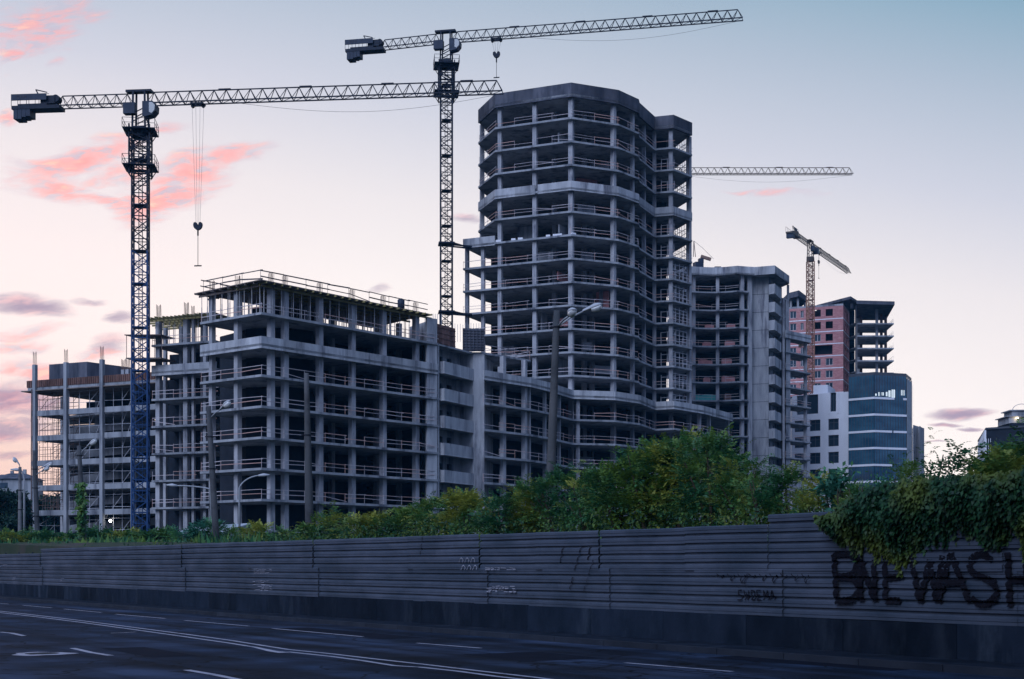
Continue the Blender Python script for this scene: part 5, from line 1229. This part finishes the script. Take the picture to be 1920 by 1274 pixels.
street_lamp('bare tapering concrete pole without any lamp, in front of the office block', b, tp, .20, .10, [], 'poled', clamps=(.64,), nm='utility_pole', group='old concrete street lamp poles behind the fence')
Y = 70.0; b = gz(406, Y); tp = P(391, 762, Y)
street_lamp('leaning concrete pole with one raised lamp head at the left corner of the office block', b, tp, .17, .12,
    [(P(395, 784, Y), P(414, 768, Y-.3), P(436, 748, Y-.8), .75)], 'poled', clamps=(.55, .78))
Y = 88.0; b = gz(158, Y); tp = P(148, 836, Y)
street_lamp('leaning dark pole with one lamp head and creeper, before the ramp block', b, tp, .17, .13,
    [(P(151, 851, Y), P(164, 838, Y-.3), P(183, 822, Y-.8), .9)], 'poled', clamps=(.5, .9))
Y = 105.0; b = gz(71, Y); tp = P(64, 872, Y); tp.z = EYE+(HY-845)/FX*Y
street_lamp('dark pole with a pair of lamp heads just left of the ramp block columns', b, tp, .2, .15,
    [(P(67, 885, Y), P(80, 877, Y), P(92, 871, Y), .8), (P(67, 892, Y), P(79, 884, Y-.6), P(91, 876, Y-1), .8)], 'poled', clamps=(.3, .6, .8))
Y = 112.0; b = gz(37, Y); tp = P(37.5, 876, Y)
street_lamp('short concrete pole topped by a small floodlight at the far left', b, tp, .16, .12, [(P(37.5, 877, Y), P(36, 872, Y), P(33, 868, Y), .75)], clamps=(.45, .7))
def swan(label, px, Y, top_y, tipx, tipy):
    b = gz(px, Y); t = thing('curved_lamp', label, 'street lamp', b, 'thin curved street lamps')
    a = P(px, top_y, Y); e = P(tipx, tipy, Y); mb = MB(); pts = [b, a]
    for k in range(1, 7):
        u = k/7; pts.append(Vector((a.x+(e.x-a.x)*u**1.4, Y, a.z+(e.z-a.z)*(1-(1-u)**1.7))))
    pts.append(e); mb.tube(pts, [.10, .075]+[.055]*6+[.05], 8); mb.build('lamp_post', M['galv'], t, True)
    s_ = 1 if tipx > px else -1; mb = MB(); mb.tube([e+Vector((-.1*s_, 0, 0)), e+Vector((.3*s_, 0, .04)), e+Vector((.75*s_, 0, .05))], [.07, .13, .05], 8); mb.build('lamp_head', M['lampb'], t, True)
swan('thin galvanised lamp with a curved arm to the right, before the office block', 449, 110.0, 915, 487, 892)
swan('thin galvanised lamp with a long arm to the left, partly behind the leaning pole', 394.5, 112.0, 918, 330, 911)
swan('thin grey post with a short curved arm beside the far left floodlight pole', 45.5, 113.0, 900, 38, 882)

# low shed roof and huts behind the bank
def shed():
    Y = 118.0; t = thing('shed', 'low shed with a pale sloping sheet roof behind the shrubs, left of centre', 'shed', gz(390, Y))
    a, b, c, d = P(312, 1003, Y-6), P(372, 987, Y), P(470, 981, Y+6), P(405, 1002, Y-4); zl = 3.2
    mb = MB()
    for q in ((a, b, c, d),):
        mb.quad(*q); mb.quad(*[v-Vector((0, 0, .12)) for v in q][::-1])
        for p_, r_ in zip(q, q[1:]+q[:1]): mb.quad(p_, p_-Vector((0, 0, .12)), r_-Vector((0, 0, .12)), r_)
    mb.build('roof', M['sheet'], t); mb = MB(); dn = Vector((0, 0, .14)); g = lambda v: Vector((v.x, v.y, 3.0)); cc = (a+b+c+d)/4
    S = [v.lerp(cc, .06)-dn for v in (a, b, c, d)]
    for p_, r_ in zip(S, S[1:]+S[:1]): mb.quad(g(p_), g(r_), r_, p_)
    mb.build('wall', M['conc'], t)
    for (px, Y, w, h, lab) in ((22, 330, 9, 4.2, 'pale far house with a flat eaved roof above the dark trees, right of its neighbour'), (2, 345, 7, 3.6, 'small far house with a low gabled roof at the left edge')):
        p = P(px, 905, Y); t = thing('far_house', lab, 'house', (p.x, p.y, 5), 'houses beyond the trees'); z = EYE+(HY-(898 if px > 10 else 900))/FX*Y
        mb = MB(); mb.prism([(p.x-w/2, p.y), (p.x+w/2, p.y), (p.x+w/2, p.y+8), (p.x-w/2, p.y+8)], 5, z); mb.build('wall', M['conc'], t)
        mb = MB(); i = 0; o = .6; mb.v += [(p.x-w/2-o, p.y-o, z), (p.x+w/2+o, p.y-o, z), (p.x+w/2+o, p.y+8+o, z), (p.x-w/2-o, p.y+8+o, z), (p.x-w*.2, p.y+4, z+1.5), (p.x+w*.2, p.y+4, z+1.5)]
        mb.f += [(0, 1, 5, 4), (1, 2, 5), (2, 3, 4, 5), (3, 0, 4), (3, 2, 1, 0)]; rf = mb.build('roof', M['topband'], t)
        mb = MB(); mb.box((p.x+w*.18, p.y+4, z+1.7), (.7, .7, 1.4)); mb.build('chimney', M['conc'], rf)
        mb = MB(); mb.strip([Vector((p.x-w*.3, p.y-.03)), Vector((p.x-w*.1, p.y-.03))], .02, z-2.2, z-.9); mb.build('window', M['glass'], t)
shed()

# ------------------------------------------------------------------ foliage
rng = np.random.default_rng(11)
def unit(v): return v/np.maximum(np.linalg.norm(v, axis=-1, keepdims=True), 1e-6)
def leaflets(p, d, n, L_, w):                          # diamond leaves: base p, direction d, face normal n
    s_ = unit(np.cross(d, n)); L_ = np.asarray(L_).reshape(-1, 1); w = np.asarray(w).reshape(-1, 1)
    droop = np.array([0, 0, -1.0])
    return np.stack([p, p+d*L_*.45+s_*w*.5, p+d*L_+droop*L_*.12, p+d*L_*.5-s_*w*.5], 1).reshape(-1, 3)
def fronds(cen, dirs, Lf, npair, ll, lw):              # pinnate leaves: leaflet pairs along a drooping midrib
    n = len(cen); out = []
    side = unit(np.cross(dirs, np.array([0, 0, 1.0])+rng.normal(0, .15, (n, 3)))); nrm = unit(np.cross(side, dirs))
    for k in range(npair):
        u = (k+1)/(npair+.3); b = cen+dirs*(Lf*u)[:, None]+np.array([0, 0, -1.0])*(Lf*u*u*.30)[:, None]
        sz = (1.0-.45*abs(u-.45)); 
        for sg in (-1, 1):
            dd = unit(side*sg+dirs*.45+rng.normal(0, .12, (n, 3))+np.array([0, 0, -.12])); nn = unit(nrm+rng.normal(0, .2, (n, 3)))
            out.append(leaflets(b, dd, nn, ll*sz*np.ones(n)*rng.uniform(.8, 1.15, n), lw*sz*np.ones(n)))
    b = cen+dirs*Lf[:, None]+np.array([0, 0, -1.0])*(Lf*.30)[:, None]; out.append(leaflets(b, unit(dirs+np.array([0, 0, -.5])), nrm, ll*np.ones(n), lw*np.ones(n)))
    return np.concatenate(out)
def shrub(px, ytop, wpx, Y, label, kind='leafg', dens=1.0, tall=1.0, cat='shrub', group='shrubs growing behind the metal fence', ll=None, name='shrub', pinn=True, seed=None, bare=0.0, depth=.8):
    x = (px-CX)/FX*Y; zb = terr(x, Y)-.05; zt = EYE+(HY-ytop)/FX*Y; H = max(.5, zt-zb); W = wpx/FX*Y
    t = thing(name, label, cat, (x, Y, zb), group)
    ll = (ll or max(.10, Y*.0032))*rng.uniform(.85, 1.45); lw = ll*rng.uniform(.34, .5)
    # stems fan out from the base
    ns = max(3, int(3+W*1.1)); mb = MB(); tips = []
    for k in range(ns):
        a = rng.uniform(0, 2*math.pi); r = rng.uniform(.15, .95)*W/2; tipp = Vector((x+r*math.cos(a), Y+r*depth*math.sin(a), zb+H*rng.uniform(.55, .93)))
        m1 = Vector((x+r*.35*math.cos(a), Y+r*.3*math.sin(a), zb+H*.35)); r0 = .02+.012*H
        mb.tube([(x+rng.uniform(-.012, .012), Y, zb-.1), m1, tipp], [r0, r0*.7, r0*.25], 5); tips.append(tipp)
    mb.build('stem', M['bark'], t)
    nc = int(max(7, 9*W*H**.7)*dens); nc = min(nc, 130)
    th = rng.uniform(0, 2*math.pi, nc); cz = rng.uniform(-.55, 1, nc)**1; rr = np.sqrt(np.maximum(0, 1-np.clip(cz, 0, 1)**2.2))*rng.uniform(.55, 1.0, nc)
    cen = np.stack([x+rr*np.cos(th)*W/2*.86, Y+rr*np.sin(th)*W/2*.86*depth, zb+H*(.45+.42*cz)], 1)
    top = rng.random(nc) < .25; cen[top, 2] += H*rng.uniform(0, .10, top.sum()); cr = rng.uniform(.16, .34, nc)*min(W, H*1.2, 2.2)
    per = int(max(5, 11*dens)); parts = []
    C_ = np.repeat(cen, per, 0); R_ = np.repeat(cr, per)
    off = unit(rng.normal(0, 1, C_.shape)); off[:, 2] = np.abs(off[:, 2])*.7-.15; pos = C_+off*(R_*rng.uniform(.1, .9, len(R_)))[:, None]
    outw = unit(pos-np.array([x, Y, zb+H*.35])); dirs = unit(outw*.8+off*.6+rng.normal(0, .35, pos.shape)+np.array([0, 0, .25]))
    if pinn: parts.append(fronds(pos, dirs, ll*rng.uniform(2.6, 4.2, len(pos)), 5, ll, lw))
    else:
        P_ = np.repeat(pos, 7, 0)+rng.normal(0, ll*1.1, (len(pos)*7, 3)); D_ = unit(np.repeat(dirs, 7, 0)+rng.normal(0, .7, P_.shape)+np.array([0, 0, -.3])); N_ = unit(rng.normal(0, .6, P_.shape)+np.array([0, 0, 1.0]))
        parts.append(leaflets(P_, D_, N_, ll*rng.uniform(.8, 1.5, len(P_)), lw*1.6*np.ones(len(P_))))
    if pinn:
        nsh = int(W*3.2)
        for k in range(nsh):
            a = rng.uniform(0, 6.28); r = rng.uniform(0, .85)*W/2; L0 = rng.uniform(.3, .85)*min(1, H/2.5); zs0 = zb+H*(.84-.30*(r/(W/2))**2); b0 = np.array([x+r*math.cos(a), Y+r*math.sin(a)*depth, zs0]); tl = unit(np.array([math.cos(a)*.35*r/(W/2)+rng.normal(0, .15), rng.normal(0, .15), 1.0]))
            nf = 7; u = np.linspace(.15, 1, nf); pc = b0+tl*(L0*u)[:, None]; dd = unit(np.stack([np.cos(a+u*14), np.sin(a+u*14), .55+.5*u], 1)); parts.append(fronds(pc, dd, ll*rng.uniform(2.0, 3.2, nf), 4, ll*.85, lw*.85))
    # inner leaves close the crown
    ni = int(150*W*H*dens*(1-bare)/(ll/.12)**2); ni = min(ni, 7000)
    if ni > 0:
        u = unit(rng.normal(0, 1, (ni, 3)))*(rng.random(ni)**.45)[:, None]; q = np.stack([x+u[:, 0]*W*.42, Y+u[:, 1]*W*.42*depth, zb+H*(.40+.42*u[:, 2])], 1)
        parts.append(leaflets(q, unit(rng.normal(0, 1, q.shape)), unit(rng.normal(0, .6, q.shape)+np.array([0, 0, .8])), ll*rng.uniform(1, 1.7, ni), ll*.7*np.ones(ni)))
    o = np_mesh('foliage', np.concatenate(parts), 4, M[kind], t); return t
def YF(px, off): a = FA+FN*off; s_ = on(px, a, FDIR); return (a+FDIR*s_).y
SH = [ # px, top row, width px, metres behind the fence, leaf, label
 (20, 1018, 90, 3.0, 'leafy', 'low yellow green scrub against the fence at the far left edge'), (78, 1020, 70, 5, 'leafg', 'low dark scrub at the foot of the far left poles'),
 (118, 1016, 60, 7, 'leafg', 'small green scrub clump left of the creeper pole'), (185, 1012, 60, 9, 'leafg', 'thin low scrub right of the creeper pole'), (238, 1010, 60, 8, 'leafy', 'thin yellow scrub in front of the blue crane mast'),
 (295, 1003, 70, 6, 'leafg', 'low green scrub left of the pale shed roof'), (352, 993, 60, 6, 'leafb', 'blue green scrub covering the left end of the shed roof'), (396, 976, 60, 7, 'leafb', 'tallest blue green bush at the foot of the leaning lamp pole'), (436, 990, 50, 5, 'leafg', 'small round bush right of the leaning lamp pole'),
 (484, 987, 60, 4, 'leafy', 'yellowish bush below the office block corner'), (532, 990, 55, 4, 'leafg', 'low green bush left of the bare pole'), (577, 984, 50, 3.2, 'leafg', 'low green bush at the foot of the bare pole'), (624, 954, 62, 4.5, 'leafy', 'upright yellow tipped bush right of the bare pole'),
 (668, 972, 60, 3.8, 'leafy', 'mid height yellowish bush, second right of the bare pole'), (712, 963, 56, 4.5, 'leafy', 'upright yellow bush left of the big hedge rise'), (762, 956, 66, 5, 'leafg', 'green bush where the hedge starts to rise'),
 (812, 934, 90, 5, 'leafy', 'yellow topped bush below the stair bay balconies'), (872, 928, 90, 4.5, 'leafy', 'broad yellowish bush below the plain concrete shaft'), (930, 930, 80, 4, 'leafg', 'dark green bush left of the double lamp pole'),
 (985, 905, 90, 5, 'leafy', 'yellow flecked bush immediately left of the double lamp pole'), (1045, 882, 110, 5.5, 'leafg', 'green bush wrapping the foot of the double lamp pole'), (1100, 880, 90, 4.8, 'leafy', 'yellowish bush just right of the double lamp pole'),
 (1160, 862, 110, 4.5, 'leafg', 'dark green bush on the left shoulder of the tallest clump'), (1215, 828, 120, 5, 'leafg', 'tall dark shrub, left part of the tallest clump'), (1275, 806, 120, 5.5, 'leafy', 'tallest sumac like shrub with yellow tips below the tower corner'),
 (1335, 812, 130, 5, 'leafg', 'tall green shrub, right of the tallest yellow tipped one'), (1392, 838, 110, 4.5, 'leafy', 'sloping shrub on the right shoulder of the tallest clump'), (1430, 872, 80, 3.6, 'leafg', 'lower green shrub below the stacked balconies'),
 (1480, 884, 90, 4, 'leafy', 'yellow topped shrub below the slim annex'), (1530, 892, 80, 3.4, 'leafy', 'yellow green shrub below the white office building'), (1568, 868, 56, 3.2, 'leafb', 'upright blue green shrub in front of the white office corner'),
 (1610, 905, 80, 2.6, 'leafy', 'low yellowish shrub left of the creeper ridge'), (1655, 876, 80, 4.0, 'leafb', 'blue green shrub in front of the glass building'), (1700, 862, 90, 4.5, 'leafg', 'green shrub at the right foot of the glass building'),
 (1878, 812, 70, 3.6, 'leafb', 'tall blue green shrub hiding the corner apartment block'), (1915, 818, 100, 3.0, 'leafg', 'tall green shrub at the right edge of the picture'), (1890, 858, 120, 2.2, 'leafy', 'yellow green shrub below the tall ones at the right edge')]
for (px, yt, w, off, kd, lab) in SH:
    Yd = YF(px, off); shrub(px, yt+9, w*1.12, Yd, lab, kd, dens=1.0 if Yd < 60 else .75, ll=max(.105, Yd*.0026), pinn=kd != 'leafb' or Yd > 60)
# thin sprays against the sunset, seen between the glass building and the right edge
for (px, yt, w, lab) in ((1738, 836, 70, 'thin open shrub with dark leaves against the sunset, first right of the glass building'), (1778, 846, 70, 'thin open shrub against the sunset, middle of three'), (1818, 850, 66, 'thin open shrub against the sunset, just left of the corner apartment block')):
    shrub(px, yt-4, w, YF(px, 3.2), lab, 'leafg', dens=.5, ll=.10, bare=.97)
# small weeds right behind the sheets fill the foot of the hedge
def weeds():
    n = 19000; s_ = rng.uniform(-40, fs(1640), n); off = .25+rng.gamma(1.6, 1.2, n); bx = FA.x+FDIR.x*s_+FN.x*off; by = FA.y+FDIR.y*s_+FN.y*off
    zt = np.where(s_ > 40, 3.0, np.where(s_ < fs(79), 2.35, 2.6))+rng.uniform(-1.1, .2, n)+.22*np.sin(s_*.9)*np.sin(s_*.37+1)+(off*.02); p = np.stack([bx, by, zt], 1)
    sc = np.maximum(.09, by*.0024)
    d = unit(rng.normal(0, .6, (n, 3))+np.array([0, 0, .35])); v = leaflets(p, d, unit(rng.normal(0, .6, (n, 3))+np.array([0, 0, .9])), sc*rng.uniform(.9, 1.6, n), sc*.55)
    o = np_mesh('undergrowth', v, 4, M['ivy']); tag(o, 'continuous low green undergrowth along the back of the metal fence', 'undergrowth', kind='stuff')
    n = 26000; s_ = rng.uniform(-60, 60, n); off = rng.uniform(2, 75, n); bx = FA.x+FDIR.x*s_+FN.x*off; by = FA.y+FDIR.y*s_+FN.y*off; k = (by > 60) & (by < 175); bx, by = bx[k], by[k]; n = len(bx)
    z = np.minimum(5.6, 1.9+.0152*by)-.05; h = rng.uniform(.25, .8, n)*(.7+.6*np.sin(bx*.31)*np.sin(by*.23)); w = by*.0016; a = rng.uniform(0, math.pi, n); dx, dy = np.cos(a)*w, np.sin(a)*w
    v = np.stack([np.stack([bx-dx, by-dy, z], 1), np.stack([bx+dx, by+dy, z], 1), np.stack([bx+rng.normal(0, .12, n), by, z+h], 1)], 1).reshape(-1, 3)
    o = np_mesh('grass', v, 3, M['leafg']); tag(o, 'rough grass covering the ground in front of the concrete frames', 'grass', kind='stuff')
weeds()
# creeper hanging over the right end of the fence
def creeper():
    t = thing('creeper', 'thick dark creeper hanging over the right end of the fence above the sprayed letters', 'climbing plant', (*fpt(fs(1750)), 2.0))
    px_ = [1562, 1580, 1600, 1625, 1650, 1680, 1710, 1740, 1770, 1800, 1830, 1850, 1870, 1890, 1905, 1920, 1960, 2060]
    bot = [980, 998, 1016, 1022, 1034, 1052, 1050, 1036, 1010, 998, 992, 998, 1018, 1006, 992, 1010, 1030, 1050]; tp = [972, 962, 945, 928, 914, 904, 898, 894, 892, 890, 890, 889, 888, 886, 884, 880, 874, 868]
    n = 34000; px = rng.uniform(1566, 2040, n); s_ = np.array([fs(p) for p in np.linspace(1560, 2060, 101)]); s_ = np.interp(px, np.linspace(1560, 2060, 101), s_)
    y0 = FA.y+FDIR.y*s_; jag = np.interp(px, np.linspace(1560, 2060, 130), rng.normal(0, 15, 130)); b = np.interp(px, px_, bot)+10*np.sin(px*.16)+6*np.sin(px*.43+2)+jag; tt = np.interp(px, px_, tp); u = rng.random(n)**.85
    zt = EYE+(HY-tt)/FX*y0; zb = EYE+(HY-b)/FX*y0; z = zt+(zb-zt)*u
    bul = .10+.55*np.sin(np.pi*np.clip(u*.85+.12, 0, 1))+.14*np.sin(px*.07)*np.cos(z*4)+.08*np.sin(px*.21+z*3)
    off = -(.08+bul*rng.uniform(.25, 1, n)*np.clip(1.35-u, .25, 1)); top = z > 3.0; off = np.where(top & (rng.random(n) < .45), rng.uniform(-.3, 1.6, n), off); keep = (u < .75) | (rng.random(n) < .45)
    p = np.stack([FA.x+FDIR.x*s_+FN.x*off, FA.y+FDIR.y*s_+FN.y*off, z], 1)
    p = p[keep]; n = len(p)
    d = unit(np.array([-FN.x*.4, -FN.y*.4, -.75])+rng.normal(0, .5, (n, 3))); nn = unit(np.array([-FN.x, -FN.y, .75])+rng.normal(0, .45, (n, 3)))
    np_mesh('foliage', leaflets(p, d, nn, rng.uniform(.07, .13, n), rng.uniform(.05, .085, n)), 4, M['ivy'], t)
    mb = MB()
    for k in range(26):
        q = rng.uniform(1575, 2000); s0 = fs(q); z0 = 3.5; pts = []
        for j in range(6): s1 = s0+.05*math.sin(j*1.7+k); pp = fpt(s1, -.16-.03*math.sin(j)); pts.append((pp.x, pp.y, z0-j*.28*rng.uniform(.5, 1)))
        mb.tube(pts, [.012]*6, 4)
    mb.build('stem', M['bark'], t)
    # dense body behind the sheet's top edge
    n = 14000; s_ = rng.uniform(fs(1590), fs(2040), n); off = rng.uniform(.05, 2.4, n); y0 = FA.y+FDIR.y*s_+FN.y*off; z = 2.3+rng.random(n)**.6*(1.08+.14*np.sin(s_*5))-.0*off
    p = np.stack([FA.x+FDIR.x*s_+FN.x*off, y0, z], 1); np_mesh('foliage', leaflets(p, unit(rng.normal(0, .6, (n, 3))), unit(np.array([-.4, -.5, .9])+rng.normal(0, .4, (n, 3))), rng.uniform(.09, .16, n), rng.uniform(.06, .1, n)), 4, M['ivy'], t)
creeper()
# creeper on the fourth pole
def pole_creeper():
    t = thing('pole_creeper', 'scraggy creeper climbing the dark pole before the ramp block', 'climbing plant', gz(152, 87.2)); n = 420; y = rng.uniform(905, 1005, n); x = 151+(y-905)*.03+rng.normal(0, 3.5, n)
    p = np.array([tuple(P(a, b_, 87.1+rng.uniform(-.3, .3))) for a, b_ in zip(x, y)]); np_mesh('foliage', leaflets(p, unit(rng.normal(0, .7, (n, 3))+np.array([0, 0, -.4])), unit(rng.normal(0, .6, (n, 3))+np.array([0, -.6, .5])), rng.uniform(.2, .4, n), rng.uniform(.14, .22, n)), 4, M['leafg'], t)
    mb = MB(); mb.tube([gz(149.5, 87.2), P(150, 960, 87.2), P(149, 915, 87.3)], .03, 5); mb.build('stem', M['bark'], t)
pole_creeper()
# far trees at the left
def tree(px, ytop, wpx, Y, label):
    x = (px-CX)/FX*Y; zb = terr(x, Y)-.2; zt = EYE+(HY-ytop)/FX*Y; H = zt-zb; W = wpx/FX*Y; t = thing('broadleaf_tree', label, 'tree', (x, Y, zb), 'dark trees beyond the left end of the site')
    mb = MB(); mb.tube([(x, Y, zb-.3), (x+.1, Y, zb+H*.3), (x, Y, zb+H*.75)], [.28, .2, .07], 8)
    for k in range(7): a = rng.uniform(0, 6.28); f = rng.uniform(.22, .5); mb.tube([(x, Y, zb+H*f), (x+math.cos(a)*W*.2, Y+math.sin(a)*W*.2, zb+H*(f+.15)), (x+math.cos(a)*W*.4, Y+math.sin(a)*W*.4, zb+H*(f+.28))], [.12, .08, .03], 6)
    mb.build('trunk', M['bark'], t)
    nc = 46; cen = unit(rng.normal(0, 1, (nc, 3)))*rng.uniform(.4, 1, nc)[:, None]**.6; cen = np.stack([x+cen[:, 0]*W*.40, Y+cen[:, 1]*W*.40, zb+H*(.55+.36*cen[:, 2])], 1); per = 150
    Cn = np.repeat(cen, per, 0); q = Cn+unit(rng.normal(0, 1, Cn.shape))*(rng.random(len(Cn))**.4*W*.15)[:, None]; n = len(q); s = max(.3, Y*.0022)
    np_mesh('crown', leaflets(q, unit(rng.normal(0, 1, (n, 3))), unit(rng.normal(0, .6, (n, 3))+np.array([0, -.2, .8])), s*rng.uniform(.8, 1.5, n), s*.7*np.ones(n)), 4, M['treef'], t)
for a in ((-20, 905, 90, 175, 'dark broad tree cut by the left edge of the picture'), (22, 912, 80, 185, 'dark rounded tree left of the floodlight pole'), (52, 925, 60, 198, 'dark tree between the far left poles'), (88, 925, 60, 236, 'distant tree showing low inside the scaffold bay of the ramp block'), (5, 965, 70, 150, 'lower round tree in front of the dark trees at the left edge'), (105, 921, 50, 240, 'distant tree right of the other inside the scaffold bay')): tree(*a)
# unseen trees added just outside the right of the view; they shade the near end of the fence and road
def shade_tree(x, y, H, W, label):
    global_px = x/y*FX+CX if y > 1 else 9999; tree(global_px, HY-FX*(H-EYE)/y, W*FX/y, y, label)
shade_tree(16.5, 25.5, 12.5, 9.5, 'added shade tree overhanging the fence beyond the right edge of the picture')
shade_tree(22.5, 17.0, 12.5, 10, 'second added shade tree overhanging the fence, nearer and further right')
shade_tree(11.5, 9.0, 12.0, 9, 'added shade tree on the near pavement right of the viewer')
# unseen block added across the road, behind the viewer; it shades the near end of the road and fence
def shade_block():
    t = thing('added_shade_block', 'tall block added for shade across the road behind the viewer, out of the picture', 'building', (22, -16, 0))
    a, b = Vector((56, -9)), Vector((-9, -9)); wins = []
    for n in range(13):
        for k in range(15): wins.append((2+k*4.1, 3.8+k*4.1, 1.4+n*3, 2.9+n*3, 'open'))
    facade(t, a, b, 0, 41, wins, M['core'], .3); mb = MB(); mb.prism([Vector((-9, -9.35)), Vector((-9, -26)), Vector((56, -26)), Vector((56, -9.35))], 0, 41); mb.build('body', M['core'], t)
shade_block()
# haze over the whole place
def haze():
    mb = MB(); mb.box((0, 250, 46), (1400, 1100, 94)); o = mb.build('haze', M['dark'])
    m = bpy.data.materials.new('haze_air'); m.use_nodes = True; nt = m.node_tree; nt.nodes.clear(); v = nt.nodes.new('ShaderNodeVolumePrincipled'); v.inputs['Color'].default_value = (.15, .55, 1.0, 1); v.inputs['Density'].default_value = HAZE; v.inputs['Anisotropy'].default_value = 0.0
    out = nt.nodes.new('ShaderNodeOutputMaterial'); nt.links.new(v.outputs[0], out.inputs['Volume']); o.data.materials.clear(); o.data.materials.append(m); tag(o, kind='stuff'); o['label'] = 'thin blue evening haze over the whole site'; o['category'] = 'haze'
HAZE = .00011
if HAZE: haze()
